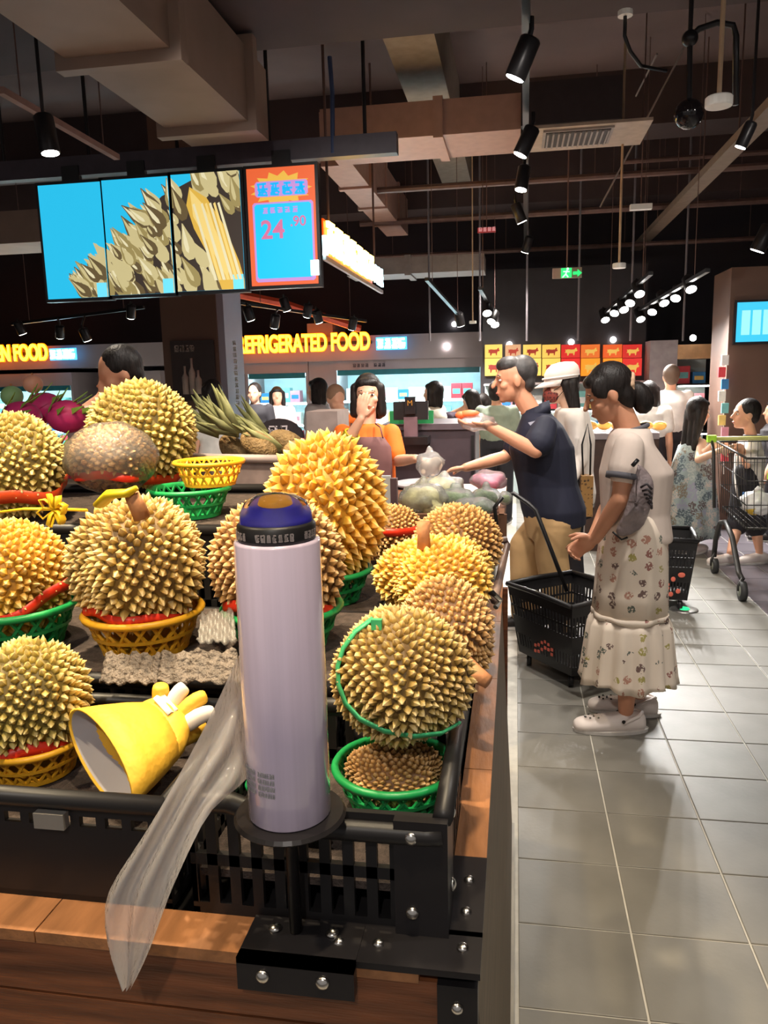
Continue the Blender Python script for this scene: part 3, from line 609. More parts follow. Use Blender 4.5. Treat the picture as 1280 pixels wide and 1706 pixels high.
# black plastic crates
def crate(label, a, b, slots='v', rim=.012, posts=False, hand=False, floor_z=None):
    a, b = V(a), V(b); t = thing('plastic_crate', label, 'crate', ((a.x+b.x)/2, (a.y+b.y)/2, a.z)); th = .008
    for sd, (p, q_, ax) in dict(front=((a.x, a.y), (b.x, a.y+th), 0), rear=((a.x, b.y-th), (b.x, b.y), 0), left=((a.x, a.y), (a.x+th, b.y), 1), right=((b.x-th, a.y), (b.x, b.y), 1)).items():
        mb = MB(); l0, l1 = (p[ax], q_[ax]); n = max(3, int((l1-l0)/.026)); hz = (b.z-a.z)
        def seg(s0, s1, z0, z1):
            lo, hi = [p[0], p[1], a.z+z0], [q_[0], q_[1], a.z+z1]; lo[ax], hi[ax] = s0, s1; mb.b2(lo, hi)
        sl = slots if sd == 'front' else 'v'
        if sl == 'v':
            seg(l0, l1, 0, hz*.10); seg(l0, l1, hz*.44, hz*.54); seg(l0, l1, hz*.9, hz)
            for k in range(n+1): c = l0 + (l1-l0)*k/n; seg(max(l0, c-.0065), min(l1, c+.0065), hz*.1, hz*.9)
        else:
            seg(l0, l1, 0, hz*.74); seg(l0, l1, hz*.84, hz); c = l0; k = 0
            while c < l1-.005: seg(c, min(l1, c+.012), hz*.74, hz*.84); c += .034
        mb.build(sd + '_panel', m_black, t)
    z = b.z
    if hand:
        xs_ = [a.x, a.x+.03, lerp(a, b, .18).x, lerp(a, b, .34).x, lerp(a, b, .5).x, b.x-.02, b.x]; zs = [z+.002, z+.004, z+.004, z-.012, z-.02, z-.02, z-.018]
        MB().tube([(x_, a.y-.004, z_) for x_, z_ in zip(xs_, zs)], .0125, 8).build('front_rim', m_black, t, True)
    else: MB().tube([(a.x, a.y, z), (b.x, a.y, z)], rim, 8).build('front_rim', m_black, t, True)
    for nm, p, q_ in (('rim', (a.x, b.y, z), (b.x, b.y, z)), ('rim', (a.x, a.y, z), (a.x, b.y, z)), ('rim', (b.x, a.y, z), (b.x, b.y, z))): MB().tube([p, q_], rim, 8).build(nm, m_black, t, True)
    MB().b2(a, (b.x, b.y, a.z+.008)).build('floor_panel', m_black, t)
    if floor_z: MB().b2((a.x+th, a.y+th, floor_z-.01), (b.x-th, b.y-th, floor_z)).build('raised_liner', M('liner_dark', srgb(64,54,50), .9, var=.4, scale=60, bump=.5), t)
    if posts:
        MB().b2((b.x-.055, a.y-.012, a.z), (b.x-.004, a.y, b.z+.0)).build('corner_post', m_blackmetal, t)
        MB().b2((b.x-.004, a.y-.012, a.z), (b.x+.006, a.y+.06, b.z)).build('corner_post', m_blackmetal, t)
        for zz in (a.z+.035, a.z+.128): bolt((b.x-.035, a.y-.012, zz), (0,-1,0), t, .008); bolt((b.x+.006, a.y+.03, zz+.01), (1,0,0), t, .008)
    return t
crate('black slotted crate with a bolted steel corner under the green basket', (-.384, .80, ZL), (-.078, 1.085, 1.008), hand=True, posts=True, floor_z=.915)
lc = crate('long black crate with small holes beside the yellow glove', (-1.15, .80, ZL), (-.412, 1.085, .998), slots='h', floor_z=.94)
h0 = P(60, 1350, .795); MB().b2((h0.x, .788, h0.z-.02), (h0.x+.04, .80, h0.z)).build('label_holder', M('holder_grey', srgb(120,116,112), .4), lc)
crate('black crate under the heap of durians beside the wooden ledge', (-.252, 1.115, ZL), (-.085, 1.62, .945), floor_z=.94)
crate('black crate under the small green durian at the far ledge', (-.252, 1.65, ZL), (-.09, 2.26, .965), floor_z=.96)
crate('stacked black crate that lifts the basketed durians', (-1.75, 1.115, ZL), (-.28, 1.485, 1.02), floor_z=1.03)
crate('tall black crate step under the wrapped durian', (-1.85, 1.515, ZL), (-.565, 1.95, 1.19), floor_z=1.20)
crate('narrow black crate under the tall golden durian', (-.50, 1.515, ZL), (-.28, 1.95, 1.0), floor_z=1.008)
crate('rearmost black crate under the pineapples and dragon fruit', (-1.9, 1.98, ZL), (-.52, 2.27, 1.21), floor_z=1.22)
# grey foam nets in the front crate
m_net = M('foam_net', srgb(104,94,86), .7, var=.4, scale=90, bump=.8, bscale=140)
for k, (cs, lab) in enumerate(((((165,1138,1.04), (262,1136,1.04), (268,1088,1.09), (175,1088,1.09)), 'dull grey foam net spread beside the lowest durian'), (((262,1136,1.04), (400,1136,1.04), (395,1082,1.09), (268,1086,1.09)), 'pale grey foam net behind the yellow glove'), (((330,1068,1.12), (392,1068,1.12), (388,1015,1.2), (335,1020,1.2)), 'crumpled clear film between the yellow basket and the bag roll'), (((450,1390,.86), (575,1390,.86), (570,1352,.91), (450,1352,.91)), 'foam net lying behind the slots of the steel-cornered crate'))):
    A_, B_, C_, D_ = [P(*c) for c in cs]; rows = []
    for i in range(19):
        L0, R0 = lerp(A_, D_, i/18), lerp(B_, C_, i/18); rows.append([lerp(L0, R0, j/30) + V((0, 0, .005*math.sin(j*.7+k+i*.5)*math.cos(i*.6-j*.3) + .0012*math.sin(j*2.3+i*1.7))) for j in range(31)])
    tag(MB().sheet(rows).build('foam_net', m_net if k != 2 else M('clear_film', (.3,.28,.26), .3, alpha=.35), None, True, solid=.003), lab, 'net')

# baskets
def make_basket(mat, label):
    t = thing('lattice_basket', label, 'basket', (0,0,0)); R0, R1, h = .072, .1, .068
    q = MB()
    for k in range(20):
        for s in (-1, 1):
            pts = []
            for i in range(5):
                f = i/4; a = 2*PI*k/20 + s*f*.47; r = R0 + (R1-R0)*f; pts.append(V((r*math.cos(a), r*math.sin(a), .004 + h*f)))
            q.tube(pts, .0036, 5)
    q.build('lattice', mat, t)
    pr = [(R1-.004, h-.004), (R1+.006, h-.005), (R1+.009, h+.002), (R1+.005, h+.008), (R1-.004, h+.006), (R1-.004, h-.004)]
    MB().lathe(pr, (0,0,0), 36).build('rim', mat, t, True)
    MB().lathe([((R0+R1)/2-.003, h*.47), ((R0+R1)/2+.004, h*.47), ((R0+R1)/2+.005, h*.56), ((R0+R1)/2-.002, h*.56), ((R0+R1)/2-.003, h*.47)], (0,0,0), 36).build('middle_band', mat, t)
    MB().lathe([(0,0),(R0+.004,0),(R0+.005,.01),(R0-.002,.012),(0,.006)], (0,0,0), 30).build('bottom', mat, t)
    return t
m_green = M('green_plastic', srgb(30,150,80), .35, var=.08); m_yell = M('yellow_plastic', srgb(226,168,40), .4, var=.08)
bg = make_basket(m_green, 'x'); by = make_basket(m_yell, 'x')
used = {}
def basket(kind, label, u, v, y, wpx, z=None):
    pr = bg if kind == 'g' else by; p = P(u, v, y)
    if z is not None: p.z = z
    sc = wpx*mpp(p)/.218
    if kind in used: o = dup(pr, p, label, random.uniform(0, 6), sc)
    else: o = pr; used[kind] = 1; o.location = p; o.scale = (sc,)*3; o['label'] = label
    return p
def seated(kind, blabel, base_z, wpx, label, u, v, rxp, ryp, y, *a, **k):   # a durian resting on the rim (or floor) of its basket
    p = P(u, v, y); sc = wpx*mpp(p)/.218; rx, rz = rxp*mpp(p)*1.0, ryp*mpp(p)*1.0; ri = .093*sc
    cz = base_z + (.075*sc + rz*math.sqrt(1-(ri/rx)**2) if ri < rx*.97 else .012*sc + rz)
    basket(kind, blabel, u, v, y, wpx, base_z); return durian(label, u, v, rxp, ryp, y, *a, cz=cz, **k)
basket('g', 'empty green lattice basket lying flat under the yellow one', 318, 850, 1.62, 140, 1.202)
basket('y', 'empty yellow lattice basket stacked on the green one', 352, 826, 1.65, 120, 1.202+.075*140*mpp(P(318, 850, 1.62))/.218)
basket('g', 'green lattice basket hidden behind the loose plastic bag', 452, 1335, .97, 84, .917)

# ---------------------------------------------------------------- durians
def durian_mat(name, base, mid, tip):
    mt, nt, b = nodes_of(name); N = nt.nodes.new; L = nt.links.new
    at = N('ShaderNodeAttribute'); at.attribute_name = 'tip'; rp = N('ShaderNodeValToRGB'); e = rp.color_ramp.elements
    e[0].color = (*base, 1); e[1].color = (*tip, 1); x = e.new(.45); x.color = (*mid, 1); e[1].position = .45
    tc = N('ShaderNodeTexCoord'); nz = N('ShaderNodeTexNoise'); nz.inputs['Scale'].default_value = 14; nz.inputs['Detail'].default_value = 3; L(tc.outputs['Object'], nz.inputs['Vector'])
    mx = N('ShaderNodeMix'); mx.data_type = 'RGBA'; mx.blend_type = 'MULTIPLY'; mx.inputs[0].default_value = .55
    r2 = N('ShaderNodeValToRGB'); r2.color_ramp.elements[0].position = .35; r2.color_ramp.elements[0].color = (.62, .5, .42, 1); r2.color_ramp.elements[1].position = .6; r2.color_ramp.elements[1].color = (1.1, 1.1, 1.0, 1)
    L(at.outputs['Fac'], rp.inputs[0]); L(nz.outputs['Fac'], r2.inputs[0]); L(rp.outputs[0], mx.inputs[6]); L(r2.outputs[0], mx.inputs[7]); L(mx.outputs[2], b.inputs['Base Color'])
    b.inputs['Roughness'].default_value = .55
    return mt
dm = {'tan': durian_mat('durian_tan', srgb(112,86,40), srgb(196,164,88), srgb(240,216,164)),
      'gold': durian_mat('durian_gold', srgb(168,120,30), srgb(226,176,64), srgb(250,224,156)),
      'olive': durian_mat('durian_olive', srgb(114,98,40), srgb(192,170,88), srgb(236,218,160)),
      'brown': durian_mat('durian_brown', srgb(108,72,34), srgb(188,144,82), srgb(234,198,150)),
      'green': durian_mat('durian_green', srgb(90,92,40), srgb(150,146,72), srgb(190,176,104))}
m_stem = M('durian_stem', srgb(180,124,84), .7, var=.2, bump=.3)
m_rib = {'red': M('red_ribbon', srgb(214,50,28), .4), 'orange': M('orange_ribbon', srgb(232,84,40), .35), 'green': M('green_ribbon', srgb(70,180,120), .35), 'yellow': M('yellow_ribbon', srgb(238,196,40), .35)}
def durian(label, u, v, rxp, ryp, y, kind, seed, n=640, axis=(0,0,1), spike=.1, stem=False, lobes=.07, dep=1.0, cz=None):
    c = P(u, v, y); s = mpp(c)
    if cz is not None: c.z = cz
    rx, rz = rxp*s/1.1, ryp*s/1.1; rg = random.Random(seed)
    ax = V(axis).normalized(); t = thing('durian', label, 'durian', c - V((0,0,rz)))
    X = V((1,0,0)) - ax*ax.x; X.normalize(); Y = ax.cross(X); ph0 = rg.uniform(0, 6)
    def surf(d):
        ph = math.atan2(d.dot(Y), d.dot(X)); k = 1 + lobes*math.cos(5*ph+ph0)*(1-abs(d.dot(ax))**2) + .03*math.sin(3*ph+seed)
        return c + (X*d.dot(X)*rx + Y*d.dot(Y)*rx*dep + ax*d.dot(ax)*rz)*k
    q = MB(); sp_ = math.sqrt(4*PI/n)
    body = []
    nu, nv = 28, 16
    for i in range(nv+1):
        th = PI*i/nv
        body.append([surf(X*math.sin(th)*math.cos(2*PI*j/nu) + Y*math.sin(th)*math.sin(2*PI*j/nu) + ax*math.cos(th)) for j in range(nu+1)])
    q.sheet(body); q.a = [0.0]*len(q.v); q.att = True
    for i in range(n):
        zz = 1-2*(i+.5)/n; rr = math.sqrt(1-zz*zz); ph = i*2.399963 + rg.uniform(-.05, .05)
        d = X*rr*math.cos(ph) + Y*rr*math.sin(ph) + ax*zz; p = surf(d)
        t1 = d.cross(ax if abs(zz) < .95 else X).normalized(); t2 = d.cross(t1)
        e = .05; nn = (surf((d+t1*e).normalized())-p).cross(surf((d+t2*e).normalized())-p).normalized()
        if nn.dot(p-c) < 0: nn = -nn
        R = sp_*.56; L = (rx+rz)*.5*spike*rg.uniform(.8, 1.25); lean = (t1*rg.uniform(-.25,.25)+t2*rg.uniform(-.25,.25))*L
        a0 = rg.uniform(0, 1); vs_ = []
        for kk, (f, hh) in enumerate(((1.0, -.05), (.66, .42))):
            for j in range(5):
                a = a0 + 2*PI*j/5; dd = (d + (t1*math.cos(a)+t2*math.sin(a))*R*f).normalized(); pp = surf(dd); vs_.append(pp + nn*L*hh + lean*hh*.5)
        vs_.append(p + nn*L + lean)
        tv = rg.uniform(-.12, .12)
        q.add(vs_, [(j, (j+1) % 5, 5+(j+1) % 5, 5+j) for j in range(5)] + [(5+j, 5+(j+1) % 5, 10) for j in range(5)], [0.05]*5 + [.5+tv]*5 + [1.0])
    q.build('husk', dm[kind], t)
    top = surf(ax)
    if stem: MB().tube([top - ax*.01, top + ax*rz*.22, top + ax*rz*.4], [rx*.13, rx*.105, rx*.12], 10).build('stem', m_stem, t, True)
    return t, c, rx, rz, surf, ax
def ribbon(D, mat, nrm, off=0.0, width=.016, a0=0, a1=2*PI, lift=1.1):
    t, c, rx, rz, surf, ax = D; n = V(nrm).normalized(); x = n.orthogonal().normalized(); y = n.cross(x); rows = []
    K = 56
    for k in range(K+1):
        a = a0 + (a1-a0)*k/K; d = (x*math.cos(a) + y*math.sin(a) + n*off).normalized(); p = c + (surf(d)-c)*lift; r_ = (p-c).normalized(); tt = n
        rows.append([p - tt*width*.5, p + r_*.001, p + tt*width*.5])
    o = MB().sheet(rows).build('ribbon', m_rib[mat], t, True, solid=.0012); return o
D1b = seated('g', 'green lattice basket of the ribboned durian inside the steel-cornered crate', .917, 212, 'brown durian sitting in the green basket under the ribboned one', 658, 1262, 84, 44, .98, 'brown', 5, 560)
D1 = durian('big tan durian tied with a green ribbon on the green basket', 668, 1116, 118, 116, .995, 'tan', 1, 720, spike=.105, cz=D1b[1].z + D1b[3]*1.06 + 116*mpp(P(668, 1116, .995))*.99 + .006)
def on_fruit(D, u, v, lift=1.1):                       # the point of a fruit's surface on a sight line
    t_, c, rx, rz, surf, ax = D; d = sight(u, v); best = None; s0 = (c-EYE).dot(FW)
    for i in range(60):
        p = EYE + d*(s0 - rx*1.5 + i*rx*1.5/60); q_ = p-c; k = math.sqrt((q_ - ax*q_.dot(ax)).length_squared/rx**2 + q_.dot(ax)**2/rz**2)
        if k <= lift: return p
        if best is None or k < best[0]: best = (k, p)
    return best[1]
MB().tube([on_fruit(D1, u, v) for u, v in ((622,1030), (592,1052), (572,1080), (563,1110), (564,1140), (576,1172), (600,1198), (640,1218), (690,1227), (735,1222), (765,1205))], .0065, 6, flat=.4).build('ribbon', m_rib['green'], D1[0], True)
k_ = on_fruit(D1, 628, 1040, 1.08); MB().box(k_, (.014, .008, .014)).build('ribbon_knot', m_rib['green'], D1[0])
D2 = seated('g', 'green lattice basket under the tall golden durian', 1.010, 160, 'tall golden durian standing behind the bag roll', 538, 848, 98, 134, 1.64, 'gold', 2, 470, axis=(.12, 0, 1), spike=.15)
D3 = seated('g', 'green lattice basket behind the bag roll', 1.032, 205, 'pinkish brown durian behind the bag roll in a green basket', 466, 918, 112, 116, 1.28, 'brown', 3, 700)
ribbon(D3, 'red', (0, .2, 1), -.8, .02)
D4 = seated('y', 'yellow lattice basket holding the durian with a yellow stem tag', 1.032, 200, 'tan durian with a yellow stem tag in the yellow basket', 232, 925, 112, 116, 1.24, 'tan', 4, 640, spike=.12)
ribbon(D4, 'red', (0.05, .1, 1), -.86, .016)
tp = P(200, 828, 1.13); s_ = mpp(tp)
MB().tube([tp + V((-.035,0,-.012)), tp + V((-.01,-.01,.006)), tp + V((.02,-.012,.008)), tp + V((.034,-.008,.016))], [.014, .016, .014, .008], 10, flat=.5).build('stem_tag', M('yellow_tag', srgb(226,200,30), .4), D4[0], True)
MB().tube([tp + V((.03,.01,-.035)), tp + V((.02,0,.005))], [.014, .012], 8).build('stem', m_stem, D4[0], True)
D5 = seated('g', 'green lattice basket under the durian with the yellow bow', 1.032, 205, 'yellow durian tied with red ribbon and a yellow bow', 18, 940, 96, 102, 1.24, 'gold', 6, 600)
ribbon(D5, 'red', (-.15, -.3, 1), -.25, .02)
bw = P(92, 848, 1.14); q = MB()
for a in range(7): d = V((math.cos(a*.9), -.4, math.sin(a*.9)+.3)).normalized(); q.tube([bw, bw + d*.018 + V((0,0,.006)), bw + d*.028, bw + d*.02 - V((0,0,.012)), bw], .006, 6, flat=.3)
q.build('bow', m_rib['yellow'], D5[0], True)
MB().tube([P(-20, 856, 1.16), P(40, 848, 1.13), bw, P(145, 850, 1.18)], .006, 6, flat=.4).build('bow_ribbon', m_rib['yellow'], D5[0], True)
D6 = seated('y', 'yellow lattice basket under the durian beside the glove', .942, 180, 'lowest tan durian beside the yellow glove', 48, 1170, 98, 104, .96, 'olive', 7, 560, spike=.125)
ribbon(D6, 'red', (0, .1, 1), -.86, .02)
D7 = durian('olive durian with an orange band at the edge of the top tier', 22, 775, 88, 92, 1.55, 'olive', 8, 600)
ribbon(D7, 'orange', (.3, -.2, 1), -.22, .03)
D8 = durian('largest olive gold durian on the top tier with an orange band', 238, 722, 92, 92, 1.84, 'olive', 9, 640, axis=(-.35, 0, 1), lobes=.04)
ribbon(D8, 'orange', (.35, -.3, 1), -.58, .026)
D9 = durian('durian wrapped in shiny clear film on the top tier', 186, 762, 72, 56, 1.56, 'brown', 10, 380, spike=.1)
ribbon(D9, 'red', (0, .2, 1), -.72, .018)
t, c, rx, rz, surf, ax = D9; q = MB(); q.ball(c, (rx*1.16, rx*1.16, rz*1.16), nu=36, nv=20)
for i, vv in enumerate(q.v): q.v[i] = c + (vv-c)*(1+.035*math.sin(vv.x*95)*math.cos(vv.z*120+vv.y*80))
def film_mat(name, a, col=(1,1,1), rough=.06):
    mt, nt, b = nodes_of(name); N = nt.nodes.new; L = nt.links.new; out = nt.nodes['Material Output']
    tr = N('ShaderNodeBsdfTransparent'); gl = N('ShaderNodeBsdfGlossy'); gl.inputs['Roughness'].default_value = rough; tl = N('ShaderNodeBsdfTranslucent'); tl.inputs[0].default_value = (*col, 1); df = N('ShaderNodeBsdfDiffuse'); df.inputs[0].default_value = (*col, 1)
    nz = N('ShaderNodeTexNoise'); nz.inputs['Scale'].default_value = 28; bp = N('ShaderNodeBump'); bp.inputs['Strength'].default_value = .5; bp.inputs['Distance'].default_value = .01; L(nz.outputs['Fac'], bp.inputs['Height']); L(bp.outputs[0], gl.inputs['Normal'])
    m1 = N('ShaderNodeMixShader'); m1.inputs[0].default_value = .45; L(df.outputs[0], m1.inputs[1]); L(tl.outputs[0], m1.inputs[2])
    m2 = N('ShaderNodeMixShader'); m2.inputs[0].default_value = a; L(tr.outputs[0], m2.inputs[1]); L(m1.outputs[0], m2.inputs[2])
    fr = N('ShaderNodeFresnel'); fr.inputs[0].default_value = 1.6; L(bp.outputs[0], fr.inputs['Normal']); m3 = N('ShaderNodeMixShader'); L(fr.outputs[0], m3.inputs[0]); L(m2.outputs[0], m3.inputs[1]); L(gl.outputs[0], m3.inputs[2]); L(m3.outputs[0], out.inputs[0])
    return mt
f_clear = film_mat('cling_film', .16, (1,.97,.93), .2); f_bag = film_mat('bag_film', .58, (.92,.88,.88), .2); f_white = film_mat('white_bag_film', .26, (.97,.97,.98), .12)
q.build('cling_film', f_clear, t, True)
D12 = durian('tan durian leaning over the ledge behind the ribboned one', 742, 1052, 96, 82, 1.32, 'brown', 11, 640, axis=(1, .3, .1), stem=False)
st = P(802, 1126, 1.22); MB().tube([st + V((-.03,.02,.015)), st + V((-.008,0,.002)), st + V((.012,-.01,-.006))], [.016, .015, .012], 10).build('stem', m_stem, D12[0], True)
D10 = durian('golden durian with an upright stem in the heap by the ledge', 728, 962, 100, 72, 1.55, 'gold', 12, 640, stem=False, lobes=.12)
st = P(706, 890, 1.5); MB().tube([st - V((0,0,.03)), st, st + V((0,0,.025))], [.014, .0125, .014], 10).build('stem', m_stem, D10[0], True)
D11 = durian('tan durian at the back of the heap by the ledge', 762, 905, 76, 68, 1.8, 'brown', 13, 600)
D13 = durian('small durian with a red band behind the golden one', 655, 890, 52, 52, 1.95, 'brown', 14, 500)
ribbon(D13, 'red', (0, 0, 1), .25, .02)
D14 = durian('small green durian against the crate rim at the far ledge', 797, 928, 30, 42, 1.95, 'green', 15, 300, spike=.09)
# metal price clip by the crate
t = thing('price_clip', 'dark price clip fixed on the crate rim by the durian heap', 'clip', P(812, 990, 1.6)); MB().tube([P(795, 972, 1.58), P(822, 990, 1.6)], .012, 6, flat=.5).build('clip_body', m_black, t); MB().tube([P(818, 985, 1.6), P(834, 1000, 1.62), P(826, 1012, 1.6)], .006, 6).build('clip_arm', m_steel, t)
MB().tube([P(815, 905, 2.15), P(842, 899, 2.2), P(845, 908, 2.2), P(824, 1000, 1.66)], .010, 8).build('wire_rim', M('rim_grey', srgb(120,100,94), .5), t, True)

# ---------------------------------------------------------------- bag roll on its stand
RX, RY = -.248, .775
hs = thing('bag_stand', 'black steel stand clamped on the ledge with a round plate', 'stand', (RX, RY, ZL))
k0, k1 = P(398, 1600, YF-.012), P(592, 1620, YF-.012)
MB().b2((k0.x, YF-.02, .828), (k1.x, YF-.006, .868)).build('front_bracket', m_blackmetal, hs); MB().b2((k0.x, YF-.02, .861), (k1.x, YF+.05, .868)).build('top_bracket', m_blackmetal, hs)
for x in (k0.x+.03, k1.x-.035): bolt((x, YF-.02, .848), (0,-1,0), hs, .008); bolt((x, YF+.03, .868), (0,0,1), hs, .008)
MB().cyl((RX, RY, .862), (RX, RY, 1.34), .0075, n=14).build('pole', m_blackmetal, hs, True)
MB().lathe([(0,.0),(.060,.0),(.063,.003),(.060,.007),(0,.007)], (RX, RY, 1.013), 40).build('round_plate', m_blackmetal, hs)
cz = 1.331
MB().lathe([(0,0),(.0405,0),(.0415,.005),(.0415,.018),(.039,.021),(.0385,.021)], (RX, RY, cz), 40).build('cap_ring', m_black, hs, True)
g = MB()
for k in range(22):
    a = -PI*.98 + PI*.95*k/21; o = V((RX+.0417*math.cos(a), RY+.0417*math.sin(a), cz+.006)); 
    if k % 9 in (7, 8): continue
    glyph(g, o, (-math.sin(a), math.cos(a), 0), ZU, .0045, .008, 220+k, .16, .0004)
g.build('ring_lettering', M('ring_ink', srgb(150,140,140), .5), hs)
MB().lathe([(.037,.019),(.036,.024),(.027,.027),(.023,.034),(.012,.036),(0,.036)], (RX, RY, cz), 36).build('blue_core', M('blue_core', srgb(36,34,150), .35), hs, True)
MB().lathe([(.016,.035),(.015,.039),(.008,.041),(0,.0415)], (RX, RY, cz), 24).build('gold_button', M('gold_button', srgb(236,170,60), .3), hs, True)
MB().lathe([(.0385,.021),(.0375,.031),(.032,.042),(.02,.049),(0,.0515)], (RX, RY, cz), 40).build('clear_dome', M('dome_glass', (.95,.93,1), .03, trans=1, ior=1.2, var=0), hs, True)
ro = thing('bag_roll', 'white plastic bag roll standing on the round plate with a loose bag', 'bag roll', (RX, RY, .995))
m_roll = M('roll_film', srgb(206,192,216), .2, var=.05, scale=3, coat=1, stretch=(40,40,.4), sss=0)
MB().lathe([(.018,0),(.0445,0),(.046,.002),(.0463,.155),(.0457,.310),(.0445,.313),(.012,.313)], (RX, RY, 1.02), 48).build('film_roll', m_roll, ro, True)
g = MB()
for row in range(4):
    for k in range(15):
        a = -PI*.84 + .065*k + (.08 if k > 7 else 0); o = V((RX+.0466*math.cos(a), RY+.0466*math.sin(a), 1.06+.0075*row)); glyph(g, o, (-math.sin(a), math.cos(a), 0), ZU, .0027, .0058, 300+row*20+k, .14, .0002)
g.build('printing', M('grey_print', srgb(150,150,158), .5), ro)
L_ = [(405,1075,.80), (385,1130,.765), (345,1210,.735), (290,1310,.715), (235,1400,.70), (185,1470,.69), (160,1520,.685), (172,1575,.685), (190,1612,.685), (207,1645,.685)]
R_ = [(425,1262,.80), (420,1290,.765), (395,1318,.735), (352,1342,.715), (325,1400,.70), (300,1455,.69), (282,1500,.685), (262,1560,.685), (242,1605,.685), (220,1645,.685)]
rows = []
for (a, b, y1), (c_, d, y2) in zip(L_, R_):
    A_, B_ = P(a, b, y1), P(c_, d, y2); rows.append([lerp(A_, B_, k/8) + V((0, .012*math.sin(k*1.9+a*.012), 0)) for k in range(9)])
MB().sheet(rows).build('loose_bag', f_bag, ro, True, sub=1)
# ---------------------------------------------------------------- yellow work glove
gl = thing('work_glove', 'yellow leather work glove with a wide open cuff on the crate', 'glove', P(230, 1330, .95))
m_ly = M('yellow_leather', srgb(236,184,60), .6, var=.12, scale=9, bump=.2, bscale=60); m_lw = M('white_canvas', srgb(226,216,206), .8, var=.08); m_li = M('cuff_lining', srgb(176,172,176), .9, var=.05)
c0 = lerp(P(114, 1195, .93), P(222, 1338, .825), .5); c1 = P(266, 1218, .965); axg = (c1-c0).normalized()
e0 = (P(114, 1195, .93)-P(222, 1338, .825))*.5; e1 = e0.cross(axg).normalized()*.046
rings = []
for f, k, kb in ((0, 1.0, 1.0), (.35, .88, .95), (.7, .74, .85), (1.0, .6, .7)):
    c = lerp(c0, c1, f); rings.append((c, e0*k, e1*kb*1.0))
MB().loft(rings, 36, cap=False).build('cuff', m_ly, gl, True, solid=.003)
MB().loft([(c + (axg*.003), a*.95, b*.92) for c, a, b in rings], 36, cap=False).build('cuff_lining', m_li, gl, True)
q = MB(); pe = P(286, 1200, .985); u_ = e0.normalized(); 
q.loft([(lerp(c0, c1, .95), e0*.63, e1*.72), (lerp(c1, pe, .5), e0*.58, e1*.7), (pe + axg*.0, e0*.5, e1*.6), (pe + axg*.012, e0*.36, e1*.4)], 24)
q.build('palm', m_ly, gl, True, rem=.0035, sm=3)
tips = ((268,1140,1.0), (310,1142,1.01), (345,1158,1.01), (358,1186,1.0))
for k, (u, v, y) in enumerate(tips):
    b_ = pe + u_*(.030-.018*k); tp_ = P(u, v, y); md_ = lerp(b_, tp_, .55) + V((0,0,.008)); MB().tube([b_, md_, lerp(md_, tp_, .8), tp_], [.0135, .013, .012, .007], 12).build('finger', m_lw if k % 2 else m_ly, gl, True, sub=1)
MB().tube([lerp(c1, pe, .2) - u_*.03, P(320, 1225, 1.0), P(345, 1205, 1.03)], [.014, .014, .009], 12).build('thumb', m_ly, gl, True, sub=1)
MB().sheet([[lerp(c1, pe, f) + u_*a - axg*.0 + e1.normalized()*(-.036 if f < .5 else -.03) for a in (.03, .015, 0, -.012)] for f in (0, .3, .6, .9)]).build('white_patch', m_lw, gl, True, solid=.002)

# ---------------------------------------------------------------- pineapples, dragon fruit
m_pl = M('pineapple_leaf', srgb(150,154,110), .5, var=.3, scale=30); m_pb = M('pineapple_skin', srgb(150,124,86), .6, var=.4, scale=40, bump=.6)
for k, (u, v, du, dv, y) in enumerate(((478,738,-70,-30,2.2), (432,742,-85,-50,2.1), (392,752,-70,-75,2.2), (505,755,-60,-10,2.09))):
    b_ = P(u, v, y); d = (P(u+du, v+dv, y+.02)-b_).normalized(); t = thing('pineapple', 'pineapple lying with pale pointed leaves, ' + ('topmost of its pile', 'leaves fanned under the grey pillar', 'with the longest leaves by the top tier durian', 'lowest of its pile beside the golden durian')[k], 'pineapple', b_ - V((0,0,.06)))
    MB().ball(b_, (.036, .036, .06), A=d.orthogonal(), B=d.cross(d.orthogonal()), nu=20, nv=14).build('fruit_body', m_pb, t, True)
    rg = random.Random(50+k); cr = b_ + d*.07
    for j in range(16):
        o_ = (d*rg.uniform(.8, 1.3) + V((rg.uniform(-.5,.5), rg.uniform(-.5,.3), rg.uniform(-.35,.6)))).normalized(); ln = rg.uniform(.08, .15); s_ = o_.cross(V((0,1,.3))).normalized()*.012
        MB().sheet([[cr - s_, cr + V((0,-.003,0)), cr + s_], [cr + o_*ln*.5 - s_*1.1, cr + o_*ln*.5 + V((0,-.006,0)), cr + o_*ln*.5 + s_*1.1], [cr + o_*ln + V((0,0,.01)) - s_*.05, cr + o_*ln + V((0,0,.01)), cr + o_*ln + V((0,0,.01)) + s_*.05]]).build('leaf', m_pl, t, True, solid=.002)
bn = thing('fruit_tray', 'grey tray of pineapples with a padded rim behind the golden durian', 'tray', P(390, 800, 1.99))
a, b = P(300, 762, 1.98), P(500, 766, 1.98); MB().tube([a, b], .012, 8).build('rim', M('tray_grey', srgb(150,138,140), .5), bn, True); MB().b2((a.x, 1.98, 1.215), (b.x, 2.0, a.z)).build('tray_front', M('tray_dull', srgb(110,98,100), .4, var=.3, scale=20), bn)
m_dr = M('dragon_skin', srgb(226,60,130), .45, var=.2); m_ds = M('dragon_scale', srgb(150,190,80), .5, var=.2)
